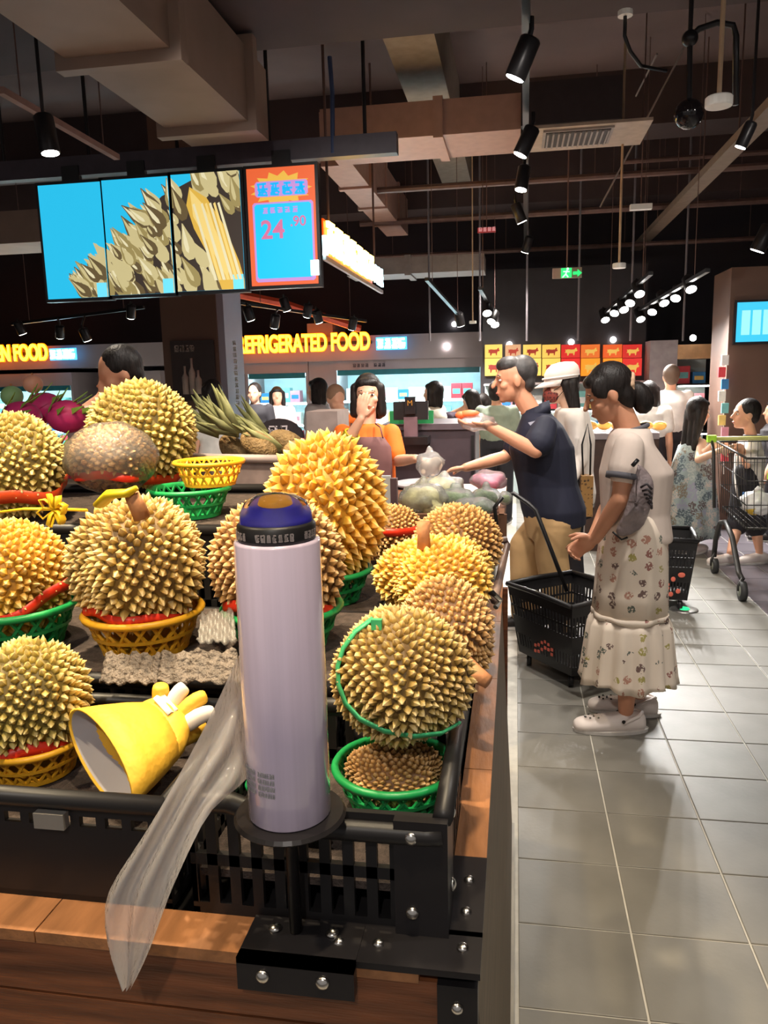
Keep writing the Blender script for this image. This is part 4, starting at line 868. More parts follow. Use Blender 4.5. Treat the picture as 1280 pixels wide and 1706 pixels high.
for k, (u, v, y) in enumerate(((112,694,2.08), (36,696,2.08), (118,768,1.9), (75,680,2.2))):
    c = P(u, v, y); t = thing('dragon_fruit', 'pink dragon fruit with green scales, ' + ('brightest of the pile beside the biggest durian', 'behind the brightest one', 'low between the two top tier durians', 'at the far end of its pile')[k], 'dragon fruit', c - V((0,0,.05)))
    q = MB(); q.ball(c, (.06, .05, .048), nu=20, nv=12); q.build('fruit_body', m_dr, t, True); rg = random.Random(k)
    for j in range(9):
        d = V((rg.uniform(-1,1), rg.uniform(-1,.1), rg.uniform(-.3,1))).normalized(); p_ = c + V((d.x*.058, d.y*.048, d.z*.046)); e = (d*.6 + V((.9,0,.2))).normalized(); s_ = e.cross(d).normalized()*.009
        MB().sheet([[p_-s_, p_, p_+s_], [p_+e*.03-s_*.5, p_+e*.03, p_+e*.03+s_*.5], [p_+e*.055-s_*.05, p_+e*.055, p_+e*.055+s_*.05]]).build('scale', m_ds, t, solid=.002)
for k, (u, v, r, col) in enumerate(((20,660,18,(150,190,130)), (55,640,16,(236,170,140)), (25,690,14,(190,210,150)))):
    c = P(u, v, 2.25); r_ = r*mpp(c); t = thing('guava', ('pale green round fruit behind the banded olive durian', 'peach coloured round fruit beside the dragon fruit', 'small pale green fruit low by the banded durian')[k], 'fruit', c - V((0,0,r_)))
    MB().ball(c, (r_, r_, r_*.95), nu=18, nv=12).build('fruit_body', M('guava%d' % k, srgb(*col), .45, var=.15), t, True); MB().cyl(c+V((0,0,r_*.9)), c+V((0,0,r_*1.15)), .003, n=6).build('stem', m_stem, t)
# ---------------------------------------------------------------- vegetable table and checkout
vt = thing('vegetable_table', 'brown table with steel legs that carries the bagged vegetables', 'table', (-.5, 3.4, 0)); VZ = .94
MB().b2((-1.05, 2.95, VZ-.06), (-.06, 3.98, VZ)).build('table_top', m_wood, vt)
MB().b2((-1.05, 2.93, VZ-.06), (-.03, 2.95, VZ+.03)).build('front_lip', M('lip_wood', srgb(120,82,60), .5, var=.2), vt); MB().b2((-.06, 2.93, VZ-.06), (-.04, 3.98, VZ+.03)).build('side_lip', MATS['lip_wood'], vt)
MB().b2((-1.0, 3.0, .05), (-.08, 3.95, VZ-.06)).build('cabinet', M('cabinet_brown', srgb(70,48,40), .6), vt)
for x, y in ((-.07, 2.97), (-.1, 3.9), (-1.02, 2.97), (-1.02, 3.9), (-.07, 3.2)): MB().cyl((x, y, 0), (x, y, VZ-.02), .018, n=10).build('leg', m_steel, vt, True)
MB().tube([P(838, 828, 2.91), P(824, 845, 2.91), P(832, 905, 2.91)], .008, 6).build('sign_rod', m_black, vt, True)
m_veg = M('leafy_green', srgb(96,130,70), .5, var=.5, scale=25, bump=.6); m_cab = M('pale_cabbage', srgb(216,212,160), .5, var=.2, scale=18, bump=.4); m_pink = M('pink_pack', srgb(226,120,150), .4, var=.4, scale=25)
def bag(label, u, v, wpx, hpx, y, inner, seed, cat='bag', fmat=None, dep=.8, neck=True, floor=.942):
    c = P(u, v, y); s = mpp(c); rx, rz = wpx*s*.44, hpx*s*.46
    if floor is not None: c.z = max(c.z, floor+rz*1.08)
    t = thing('vegetable_bag', label, cat, c - V((0,0,rz))); rg = random.Random(seed)
    q = MB()
    for k in range(7):
        d = V((rg.uniform(-.5,.5), rg.uniform(-.4,.4), rg.uniform(-.5,.2))); q.ball(c + V((d.x*rx, d.y*rx*dep, d.z*rz)), (rx*.5, rx*.45*dep, rz*.55), nu=12, nv=8)
    q.build('contents', inner, t, True, rem=max(.008, rx*.08), sm=1)
    q = MB(); q.ball(c, (rx, rx*dep, rz), nu=30, nv=18)
    for i, vv in enumerate(q.v):
        k = 1 + .09*math.sin(vv.x*70+seed)*math.cos(vv.z*85+seed*2) + .05*math.sin(vv.y*120+vv.z*60); zz = (vv.z-c.z)/rz
        p_ = c + (vv-c)*k
        if neck and zz > .75: p_ = V((c.x+(p_.x-c.x)*.5, c.y+(p_.y-c.y)*.5, p_.z+(zz-.75)*rz*.9))
        q.v[i] = p_
    q.build('film', fmat or f_white, t, True)
    return t
bag('clear bag of pale cabbage leaves in front of the scale', 705, 835, 90, 62, 3.05, m_cab, 1)
bag('bag of leafy greens with a white label beside the pale cabbage', 760, 832, 70, 50, 3.1, m_veg, 2)
bag('bag of dark greens against the table corner', 810, 828, 55, 44, 3.15, m_veg, 3)
bag('shiny bag of broccoli over the front lip', 792, 858, 80, 36, 3.02, M('broccoli', srgb(70,96,60), .5, var=.5, scale=30, bump=.7), 4, neck=False)
bag('white and pink striped bag near the man in navy', 815, 800, 70, 36, 3.5, m_pink, 5, neck=False)
bag('small bag of limes at the table edge', 842, 830, 26, 26, 3.1, M('lime_green', srgb(130,160,60), .4, var=.2), 6, neck=False)
bag('long bag of cabbage behind the price card', 740, 808, 80, 40, 3.4, m_cab, 7)
t = thing('price_card', 'white upright price card between the durian and the cabbage bag', 'card', P(640, 850, 2.9)); a, b = P(628, 846, 2.9), P(650, 793, 2.9)
MB().b2((a.x, 2.9, a.z), (b.x, 2.92, b.z)).build('card_face', m_white, t); MB().b2((b.x-.0, 2.9, a.z-.1), (b.x+.025, 2.93, b.z-.01)).build('card_post', M('card_post', srgb(110,86,90), .5), t); MB().b2((a.x-.02, 2.88, .985), (b.x+.03, 2.96, VZ+.06)).build('card_foot', m_black, t)
sc = thing('weighing_scale', 'grey scale with a flat pan under the bag of mushrooms', 'scale', P(700, 812, 3.9)); c = P(710, 800, 3.9)
MB().b2((c.x-.14, 3.78, VZ), (c.x+.14, 4.0, c.z-.03)).build('scale_body', M('scale_body', srgb(60,56,64), .4), sc); MB().lathe([(0,-.008),(.15,-.008),(.17,.01),(.16,.012),(.14,0),(0,0)], (c.x, 3.89, c.z-.02), 30).build('pan', M('scale_pan', srgb(190,186,190), .3, .4), sc, True)
m_mush = M('mushroom', srgb(216,196,172), .6, var=.15)
bag('clear bag of button mushrooms handed over the scale', 716, 772, 52, 52, 3.88, m_mush, 8, floor=None)
# checkout desk with monitor
ck = thing('checkout_desk', 'dark checkout desk behind the shop assistant', 'desk', (-.6, 5.4, 0)); a, b = P(640, 735, 5.3), P(792, 705, 5.3)
MB().b2((a.x, 5.3, 0), (b.x, 5.9, b.z-.04)).build('desk_body', M('desk_dark', srgb(66,54,60), .5), ck); MB().b2((a.x-.02, 5.28, b.z-.04), (b.x+.02, 5.92, b.z)).build('desk_top', M('desk_top', srgb(90,78,84), .4), ck)
for x in (a.x+.3, a.x+.6): MB().b2((x, 5.285, .2), (x+.02, 5.3, b.z-.08)).build('panel_seam', m_black, ck)
mo = thing('pos_monitor', 'black point of sale monitor on a stalk before a green panel', 'monitor', P(690, 718, 5.2)); a, b = P(656, 700, 5.2), P(713, 668, 5.2)
MB().b2((a.x, 5.2, a.z), (b.x, 5.24, b.z)).build('display_shell', m_black, mo); MB().b2(((a.x+b.x)/2-.035, 5.17, a.z+.04), ((a.x+b.x)/2+.035, 5.2, b.z+.03)).build('printer_head', m_blackmetal, mo)
MB().b2(((a.x+b.x)/2-.045, 5.18, a.z-.12), ((a.x+b.x)/2+.045, 5.22, a.z+.02)).build('stalk', M('stalk_mauve', srgb(120,90,96), .5), mo); MB().b2(((a.x+b.x)/2-.12, 5.12, a.z-.16), ((a.x+b.x)/2+.12, 5.35, a.z-.11)).build('foot', m_blackmetal, mo)
text('monitor_mark', 'M', .05, glow('amber_mark', srgb(200,130,40), .7), mo, ((a.x+b.x)/2, 5.168, (a.z+b.z)/2+.05), XR, ZU, .001)
a, b = P(650, 722, 5.34), P(722, 684, 5.34); tag(MB().b2((a.x, 5.34, a.z-.04), (b.x, 5.37, b.z)).build('green_panel', M('green_panel', srgb(40,140,80), .5)), 'flat green panel behind the sale monitor', 'panel')
ds = thing('arched_sign', 'black arched counter sign with two pale characters', 'sign', P(465, 735, 5.0)); c = P(465, 730, 5.0)
MB().poly([(c.x+.17*math.cos(PI*k/12), 5.0, c.z+.13*math.sin(PI*k/12)) for k in range(13)], (0,.02,0)).build('sign_board', M('sign_black', srgb(44,36,38), .5), ds); q = MB()
for k in range(2): glyph(q, (c.x-.075+.08*k, 4.995, c.z+.015), XR, ZU, .07, .07, 400+k, .13, .004)
q.build('characters', M('sign_pale', srgb(210,196,196), .5), ds); MB().b2((c.x-.03, 5.0, .0), (c.x+.03, 5.03, c.z)).build('post', m_black, ds)
a, b = P(512, 735, 4.95), P(562, 685, 4.95); tag(MB().b2((a.x, 4.95, 0), (b.x, 5.3, b.z)).build('grey_cabinet', M('cab_grey', srgb(140,124,118), .6)), 'low grey brown cabinet behind the shop assistant', 'cabinet')
bt = thing('bakery_counter', 'dark wooden counter with golden breads behind the capped woman', 'counter', P(1000, 800, 6.6)); a, b = P(978, 722, 6.6), P(1035, 712, 6.6)
MB().b2((a.x, 6.6, 0), (b.x+.3, 7.4, a.z-.05)).build('counter_body', M('counter_wood', srgb(66,46,38), .5, var=.2), bt); MB().b2((a.x-.02, 6.58, a.z-.05), (b.x+.3, 7.42, a.z)).build('counter_top', m_soffit, bt)
for k in range(6):
    p = P(984+23*k, 709, 6.75+.14*(k % 2)); t = thing('bread_roll', 'golden bread roll heaped on the dark wooden counter', 'bread', p - V((0,0,.03)), 'breads on the wooden counter'); q = MB(); q.ball(p, (.06, .05, .04), nu=14, nv=8); q.build('crust', M('crust', srgb(236,180,90), .5, var=.2), t, True)
    MB().tube([p+V((-.04,-.03,.025)), p+V((0,-.03,.035)), p+V((.04,-.03,.025))], .004, 5).build('score_mark', M('crumb', srgb(250,226,170), .7), t)

# ---------------------------------------------------------------- trolley baskets and cart
def trolley(label, corner, e1, e2, L, W, H, logo):
    corner = V(corner); e1, e2 = V(e1).normalized(), V(e2).normalized(); t = thing('trolley_basket', label, 'basket', corner + e1*L/2 + e2*W/2)
    z0 = .07; R = Matrix((e1, e2, ZU)).transposed(); tap = .045
    def pt(i, j, f): return corner + e1*(L*i + (i-.5)*2*tap*f) + e2*(W*j + (j-.5)*2*tap*f) + ZU*(z0 + (H-z0)*f)
    for nm, A_, B_ in (('side_wall', (0,0), (1,0)), ('side_wall', (0,1), (1,1)), ('end_wall', (0,0), (0,1)), ('end_wall', (1,0), (1,1))):
        q = MB(); n = 20; nrm = ((pt(*B_, 0)-pt(*A_, 0)).cross(ZU)).normalized()*.004
        def cell(s0, s1, f0, f1):
            a0, a1 = lerp(pt(*A_, f0), pt(*B_, f0), s0), lerp(pt(*A_, f0), pt(*B_, f0), s1); b0_, b1_ = lerp(pt(*A_, f1), pt(*B_, f1), s0), lerp(pt(*A_, f1), pt(*B_, f1), s1)
            q.poly([a0, a1, b1_, b0_], nrm)
        cell(0, 1, 0, .12); cell(0, 1, .3, .56); cell(0, 1, .84, 1)
        for k in range(n+1):
            s = k/n; cell(max(0, s-.014), min(1, s+.014), .12, .3); cell(max(0, s-.012), min(1, s+.012), .56, .84)
        cell(0, 1, .69, .72); cell(.3, .42, .12, .3); cell(.6, .7, .12, .3)
        q.build(nm, m_black, t)
    MB().poly([pt(0,0,0), pt(1,0,0), pt(1,1,0), pt(0,1,0)], (0,0,.006)).build('floor_panel', m_black, t)
    for a, b in (((0,0),(1,0)), ((1,0),(1,1)), ((1,1),(0,1)), ((0,1),(0,0))): MB().tube([pt(*a, 1), lerp(pt(*a, 1), pt(*b, 1), .5)+ZU*.006, pt(*b, 1)], .013, 8).build('rim', m_black, t, True)
    for i, j in ((.1,.1),(.9,.1),(.1,.9),(.9,.9)):
        p = pt(i, j, 0); w_ = MB().cyl((p.x-.012, p.y, .032), (p.x+.012, p.y, .032), .032, n=14).build('wheel', m_black, t, True); MB().cyl((p.x, p.y, .04), (p.x, p.y, z0+.01), .012, n=8).build('wheel_stem', m_steel, w_)
    q = MB()
    for k in range(12): c = lerp(pt(0,0,.2), pt(1,0,.2), .32+.06*(k % 6)) - e2*.006 + ZU*(.03*(k//6)+.02*math.sin(k)); q.box(c, (.014, .004, .014), R)
    for k in range(4): c = lerp(pt(0,0,.28), pt(0,1,.28), .35+.08*k) - e1*.006 + ZU*(.02*(k % 3)); q.box(c, (.004, .02, .025), R)
    q.build('logo', M('orange_logo', srgb(220,110,90), .5), t)
    return t, pt
e1 = V((-.605, .797, 0)); e2 = V((.797, .605, 0))
tb, pt = trolley('large black trolley basket with a pole handle beside the man in navy', (.268, 3.6, 0), e1, e2, .40, .34, .43, 1)
h = pt(.6, 1, 1); MB().tube([P(945, 985, 3.95), P(893, 850, 4.0), P(880, 838, 4.03), P(856, 822, 4.06), P(842, 826, 4.06)], .011, 8).build('pole_handle', m_black, tb, True)
tb2, pt2 = trolley('smaller black trolley basket with an orange logo behind the floral skirt', (1.06, 4.93, 0), (-1, .12, 0), (.12, 1, 0), .36, .32, .46, 1)
for k, (u, v) in enumerate(((1122,965),(1136,958),(1130,985),(1118,990))): MB().ball(P(u, v, 4.9), (.014+.008*(k == 1), .002, .016)).build('logo_blot', MATS['orange_logo'], tb2, True)
fp = thing('floor_disc', 'round steel disc glowing green on the tiles, standing in for a wheel reflection', 'floor disc', PZ(1140, 1016, 0)); p = PZ(1140, 1016, 0)  # invented glowing disc in place of a green reflection at a trolley wheel
MB().lathe([(0,0),(.085,0),(.085,.004),(.075,.008),(0,.008)], p, 30).build('steel_ring', m_steel, fp, True); MB().lathe([(0,.008),(.034,.008),(.03,.013),(0,.015)], p, 20).build('green_glow', glow('glow_green', srgb(30,200,110), 1.6), fp, True)
# shopping cart
ct = thing('shopping_cart', 'grey wire shopping cart with a lime handle pushed by the girl', 'shopping cart', (1.75, 5.55, 0)); m_ct = M('cart_grey', srgb(60,58,56), .4, .3); m_lime = M('lime_plastic', srgb(170,220,60), .4)
XA, XB, YA, YB_ = 1.44, 2.0, 5.2, 5.95
def wire(pts, r=.004, nm='wire', mt=None, par=ct): return MB().tube(pts, r, 6).build(nm, mt or m_ct, par, True)
for z, i in ((.46, .05), (.62, .03), (.78, .015), (.93, 0)):
    a, b, c, d = (XA+i, YA+i*2, z), (XB-i, YA+i*2, z), (XB-i, YB_-i, z+.04), (XA+i, YB_-i, z+.04); wire([a, b, c, d, a], .008 if z in (.46, .93) else .004, 'hoop')
q = MB()
for k in range(13):
    f = k/12
    for (x0_, y0_, x1_, y1_) in ((XA, YA, XB, YA), (XA, YA, XA, YB_), (XB, YA, XB, YB_), (XA, YB_, XB, YB_)):
        px, py = x0_+(x1_-x0_)*f, y0_+(y1_-y0_)*f; cx_, cy_ = (XA+XB)/2, (YA+YB_)/2; q.tube([(px, py, .93+.04*(py > 5.6)), (cx_+(px-cx_)*.86, cy_+(py-cy_)*.9, .46)], .0025, 5)
    q.tube([(XA+.05+(XB-XA-.1)*f, YA+.05, .46), (XA+.05+(XB-XA-.1)*f, YB_-.05, .5)], .0025, 5)
o = q.build('wire_mesh', m_ct, ct, True); o['kind'] = 'stuff'
hy = YB_+.08
MB().tube([(XA-.03, hy, .985), (XB+.03, hy, .985)], .016, 10).build('handle', M('handle_lime', srgb(206,204,120), .4), ct, True)
for x in (XA-.02, XB+.02): MB().box((x, hy, .985), (.06, .05, .05)).build('handle_cap', m_lime, ct); wire([(x, hy, .985), (x, YB_, .9), (x, YB_-.1, .5)], .012, 'upright')
MB().box((1.66, 5.28, .80), (.1, .12, .04)).build('lime_corner', m_lime, ct)
for x in (XA+.02, XB-.02):
    MB().tube([(x, 5.95, .12), (x, 5.93, .25), (x, 5.82, .40), (x, 5.68, .43), (x, 5.5, .36), (x, 5.3, .16), (x, 5.22, .14)], .018, 10).build('arch_leg', m_ct, ct, True)
    for y, r_ in ((5.2, .065), (5.92, .055)):
        w_ = MB().cyl((x-.018, y, r_), (x+.018, y, r_), r_, n=20).build('wheel', M('wheel_rubber', srgb(50,50,50), .6), ct, True); MB().cyl((x-.021, y, r_), (x+.021, y, r_), r_*.55, n=14).build('hub', M('hub_grey', srgb(130,134,120), .5), w_, True)
        MB().tube([(x, y+.01, .15), (x-.026, y, .1), (x-.026, y, r_)], .009, 6).build('fork', m_ct, ct, True)
bag('white shopping bag of fruit inside the cart', 1262, 858, 62, 46, 5.55, M('fruit_yellow', srgb(240,190,70), .5, var=.3), 21, cat='bag', fmat=M('white_bag', srgb(236,234,232), .4, var=.05), floor=.50)
tag(MB().b2((1.60, 5.74, .5), (1.67, 5.83, .62)).build('blue_carton', M('blue_carton', srgb(60,130,200), .5)), 'small blue carton standing in the cart', 'carton')
# ---------------------------------------------------------------- people
m_sk = M('skin', srgb(222,168,138), .5, var=.05, scale=8, sss=.08); m_sk2 = M('skin_fair', srgb(226,184,156), .5, var=.05, sss=.08); m_skt = M('skin_tan', srgb(206,146,114), .5, var=.06, sss=.08)
m_hair = M('black_hair', (.014,.010,.009), .5, var=.5, scale=60, stretch=(1,1,.2), bump=.35, bscale=120, spec=.35); m_hairg = M('greying_hair', (.05,.045,.045), .5, var=.6, scale=22)
m_eye = M('eye_dark', (.01,.008,.008), .2); m_eyw = M('eye_white', srgb(225,220,215), .3); m_lip = M('lip', srgb(176,96,84), .5)
def head_parts(mb, c, F, U, s):
    F = F.normalized(); U = (U - F*U.dot(F)).normalized(); R = F.cross(U)
    mb.ball(c + U*.022*s - F*.006*s, (.073*s, .093*s, .094*s), R, F); mb.ball(c + F*.03*s - U*.05*s, (.056*s, .06*s, .064*s), R, F); mb.ball(c + F*.062*s - U*.095*s, (.026*s, .022*s, .018*s), R, F)
    mb.cap(c + F*.086*s + U*.012*s, c + F*.110*s - U*.026*s, .009*s, .0125*s); mb.ball(c + F*.08*s + U*.022*s, (.05*s, .012*s, .012*s), R, F); mb.ball(c + F*.084*s - U*.062*s, (.024*s, .012*s, .014*s), R, F)
    for g_ in (-1, 1): mb.ball(c + R*g_*.074*s - U*.012*s - F*.006*s, (.009*s, .02*s, .032*s), R, F); mb.ball(c + R*g_*.042*s + F*.058*s - U*.028*s, (.022*s, .022*s, .02*s), R, F)
    return F, U, R
def hand_parts(mb, w, d, n, sd, s=1.0, curl=.5, spread=.1):
    d = d.normalized(); n = (n - d*n.dot(d)).normalized(); x = d.cross(n)*sd      # x points to the thumb side
    pc = w + d*.05*s; mb.ball(pc, (.04*s, .05*s, .016*s), x, d)
    for k in range(4):
        o = (.03-.02*k)*s; b = w + d*.085*s + x*o; ln = (.068, .076, .07, .055)[k]*s; a = curl*.55; p = b; dd = (d + x*spread*(1.5-k)*.4).normalized(); mb.cap(w + d*.03*s + x*o*.7, b, .0105*s, .0095*s, 8)
        for j, f in enumerate((.42, .32, .26)):
            q_ = p + (dd*math.cos(a) - n*math.sin(a))*ln*f; mb.cap(p, q_, (.0092-.0009*j)*s, (.0086-.001*j)*s, 8); p = q_; a += curl*.75
    p = w + d*.022*s + x*.03*s; dd = (d*.75 + x*.75 - n*.25*curl).normalized(); q_ = p + dd*.035*s; mb.cap(p, q_, .0125*s, .0105*s, 8); d2 = (dd + d*.6 - n*.5*curl).normalized(); mb.cap(q_, q_ + d2*.03*s, .0105*s, .0085*s, 8)
def auto(b, yaw, H, lean=0.0):
    b = V((b[0], b[1], 0)); F = V((math.sin(yaw), math.cos(yaw), 0)); R = V((F.y, -F.x, 0)); k = H/1.7; L = F*lean
    J = dict(F=F, R=R, k=k, H=H, hip=b+ZU*.92*k, waist=b+ZU*1.08*k+L*.25, chest=b+ZU*1.28*k+L*.65, neck=b+ZU*1.43*k+L, head=b+ZU*1.585*k+L*1.15+F*.02*k, hF=F.copy(), hU=ZU.copy(), hs=k**.5)
    for nm, g_ in (('l', -1), ('r', 1)):
        J['S'+nm] = J['neck'] + R*g_*.17*k - ZU*.05*k; J['E'+nm] = J['S'+nm] + R*g_*.04*k - ZU*.28*k + F*.02*k; J['W'+nm] = J['E'+nm] - ZU*.23*k + F*.09*k
        J['Hd'+nm] = (J['W'+nm]-J['E'+nm]).normalized(); J['Hn'+nm] = R*g_; J['curl'+nm] = .5
        J['T'+nm] = J['hip'] + R*g_*.09*k - ZU*.05*k; J['K'+nm] = b + R*g_*.095*k + ZU*.49*k + F*.02*k; J['A'+nm] = b + R*g_*.1*k + ZU*.085*k - F*.02*k; J['toe'+nm] = F.copy()
    return J
def torso_rings(J, e=0.0, hem=None):
    k, F, R = J['k'], J['F'], J['R']; bw = J.get('bulk', 1.0); bd = J.get('depth', 1.0); out = []
    sh = (J['Sl']+J['Sr'])*.5; shw = max(.13*k, (J['Sr']-J['Sl']).length*.5)
    for c, a, b in ((J['hip']-ZU*.06*k, .15, .115), (J['hip']+ZU*.04*k, .165, .125), (J['waist'], .15, .115), (J['chest'], .165, .125)): out.append((c, R*(a*k*bw+e), F*(b*k*bw*bd+e)))
    out.append((lerp(sh, J['neck'], .1), R*(shw*.93+e), F*(.092*k*bw+e))); out.append((lerp(sh, J['neck'], .6)+ZU*.015*k, R*(shw*.62+e), F*(.075*k+e))); out.append((J['neck']+ZU*.01*k, R*(.062*k+e), F*(.058*k+e)))
    if hem is not None: out[0] = (hem, out[0][1], out[0][2])
    return out
def person(label, J, skin=None, vox=.009, sm=3, hands=True, legs=True, feet=False, skin_arm=True):
    k = J['k']; b = (J['Al']+J['Ar'])*.5; t = thing('person', label, 'person', (b.x, b.y, 0)); q = MB()
    head_parts(q, J['head'], J['hF'], J['hU'], J['hs']); q.cap(J['neck']-ZU*.03*k, J['head']-J['hU'].normalized()*.06*J['hs']-J['hF'].normalized()*.02*J['hs'], .056*k, .05*k, 12); q.loft(torso_rings(J, J.get('slim', -.012)), 18)
    for nm, sd in (('l', -1), ('r', 1)):
        S, E, W = J['S'+nm], J['E'+nm], J['W'+nm]; q.cap(S, E, .046*k, .036*k, 12); q.cap(E, lerp(E, W, .35), .037*k, .037*k, 12); q.cap(lerp(E, W, .35), W, .037*k, .025*k, 12)
        if hands: hand_parts(q, W, J['Hd'+nm], J['Hn'+nm], sd*J.get('flip'+nm, 1), k**.6, J['curl'+nm])
        else: q.ball(W + J['Hd'+nm].normalized()*.06*k, (.035*k, .035*k, .05*k))
        if legs:
            q.cap(J['T'+nm], J['K'+nm], .072*k, .052*k, 12); q.cap(J['K'+nm], lerp(J['K'+nm], J['A'+nm], .35), .05*k, .052*k, 12); q.cap(lerp(J['K'+nm], J['A'+nm], .35), J['A'+nm], .052*k, .034*k, 12)
            tf = J['toe'+nm].normalized(); A_ = J['A'+nm]; q.cap(A_ - tf*.02*k - ZU*.045*k, A_ + tf*.12*k - ZU*.055*k, .032*k, .024*k, 10)
    q.build('body', skin or m_sk, t, True, rem=vox, sm=sm)
    return t
def eyes(t, J, brow=True, mouth=True):
    c, s = J['head'], J['hs']; F = J['hF'].normalized(); U = (J['hU'] - F*J['hU'].dot(F)).normalized(); R = F.cross(U)
    for g_ in (-1, 1):
        p = c + F*.075*s + R*g_*.031*s + U*.002*s; e = MB().ball(p, (.013*s, .008*s, .006*s), R, F).build('eye', m_eyw, t, True); MB().ball(p + F*.006*s, (.006*s, .003*s, .006*s), R, F).build('iris', m_eye, e, True)
        if brow: MB().tube([p + U*.02*s - R*g_*.014*s + F*.01*s, p + U*.026*s + F*.008*s, p + U*.02*s + R*g_*.018*s], [.003*s, .004*s, .002*s], 6).build('eyebrow', m_hair, t, True)
    if mouth: MB().ball(c + F*.092*s - U*.062*s, (.022*s, .006*s, .006*s), R, F).build('lips', m_lip, t, True)
def hair(t, J, kind, mat=None, vox=.008):
    c, s = J['head'], J['hs']; F = J['hF'].normalized(); U = (J['hU'] - F*J['hU'].dot(F)).normalized(); R = F.cross(U); q = MB()
    q.ball(c + U*.034*s - F*.022*s, (.083*s, .096*s, .094*s), R, F, 18, 12)
    if kind == 'short': q.ball(c - F*.06*s - U*.02*s, (.07*s, .045*s, .06*s), R, F)
    if kind in ('fringe', 'pony', 'bob', 'long'): q.ball(c + F*.042*s + U*.07*s, (.064*s, .042*s, .032*s), R, F)
    if kind in ('pony', 'bob', 'long'):
        q.ball(c - F*.055*s - U*.025*s, (.072*s, .05*s, .075*s), R, F)
    if kind == 'pony':
        for g_ in (-1, 1): q.ball(c + R*g_*.066*s + F*.03*s + U*.035*s, (.014*s, .04*s, .045*s), R, F)
    if kind == 'bob':
        for g_ in (-1, 1): q.cap(c + R*g_*.075*s + U*.04*s, c + R*g_*.082*s - U*.11*s, .03*s, .03*s); q.cap(c + R*g_*.06*s - F*.04*s, c + R*g_*.06*s - F*.04*s - U*.12*s, .04*s, .035*s)
        q.cap(c - F*.06*s, c - F*.06*s - U*.12*s, .055*s, .045*s)
    if kind == 'long':
        for a in (-.05, 0, .05): q.cap(c - F*.055*s + R*a*s, c - F*.07*s + R*a*1.1*s - U*.3*s, .036*s, .022*s)
        for g_ in (-1, 1): q.cap(c + R*g_*.07*s - F*.01*s, c + R*g_*.06*s - F*.05*s - U*.2*s, .026*s, .022*s)
    return q.build('hair', mat or m_hair, t, True, rem=vox, sm=2)
def shirt(t, J, mat, frac=.55, e=.012, hem=None, nm='shirt', vox=.009, loose=.016):
    q = MB(); k = J['k']; q.loft(torso_rings(J, e, hem), 24)
    for s_ in ('l', 'r'):
        S, E, W = J['S'+s_], J['E'+s_], J['W'+s_]
        if frac <= 1: q.cap(S, lerp(S, E, frac), .05*k+e, .04*k+loose+e*.6, 14)
        else: q.cap(S, E, .05*k+e, .042*k+e, 14); q.cap(E, lerp(E, W, frac-1), .042*k+e, .03*k+e, 14)
    return q.build(nm, mat, t, True, rem=vox, sm=3)
def trousers(t, J, mat, frac=1.0, e=.018, nm='trousers', vox=.01):
    q = MB(); k, F, R = J['k'], J['F'], J['R']; bw = J.get('bulk', 1.0)
    q.loft([(J['hip']-ZU*.12*k, R*(.15*k*bw+e*.5), F*(.11*k*bw+e*.5)), (J['hip']-ZU*.02*k, R*(.165*k*bw+e*.5), F*(.125*k*bw+e*.5)), (J['waist']-ZU*.06*k, R*(.15*k*bw+e*.3), F*(.115*k*bw+e*.3))], 20)
    for s_ in ('l', 'r'):
        T, K, A = J['T'+s_], J['K'+s_], J['A'+s_]; q.cap(T, K, .078*k*bw+e*.6, .062*k+e, 14)
        if frac > .55: q.cap(K, lerp(K, A, (frac-.5)*2), .062*k+e, .052*k+e, 14)
    return q.build(nm, mat, t, True, rem=vox, sm=3)
def shoe(t, A, toe, k, mat, nm='shoe'):
    toe = V((toe.x, toe.y, 0)).normalized(); sd = toe.cross(ZU); b = V((A.x, A.y, 0)); q = MB()
    q.loft([(b - toe*.075*k + ZU*.035, sd*.02*k, ZU*.03), (b - toe*.06*k + ZU*.045, sd*.036*k, ZU*.044), (b + ZU*.045, sd*.038*k, ZU*.044), (b + toe*.08*k + ZU*.037, sd*.045*k, ZU*.036), (b + toe*.15*k + ZU*.032, sd*.046*k, ZU*.031), (b + toe*.18*k + ZU*.028, sd*.036*k, ZU*.026), (b + toe*.195*k + ZU*.025, sd*.016*k, ZU*.014)], 16)
    o = q.build(nm, mat, t, True, sub=1); MB().loft([(b - toe*.078*k + ZU*z, sd*.02*k, toe*.0) for z in ()] or [(b + toe*.055*k + ZU*.0, sd*.046*k, toe*.14*k), (b + toe*.055*k + ZU*.014, sd*.047*k, toe*.142*k)], 24).build('sole', M('sole', srgb(210,205,200), .6), o)
    return o
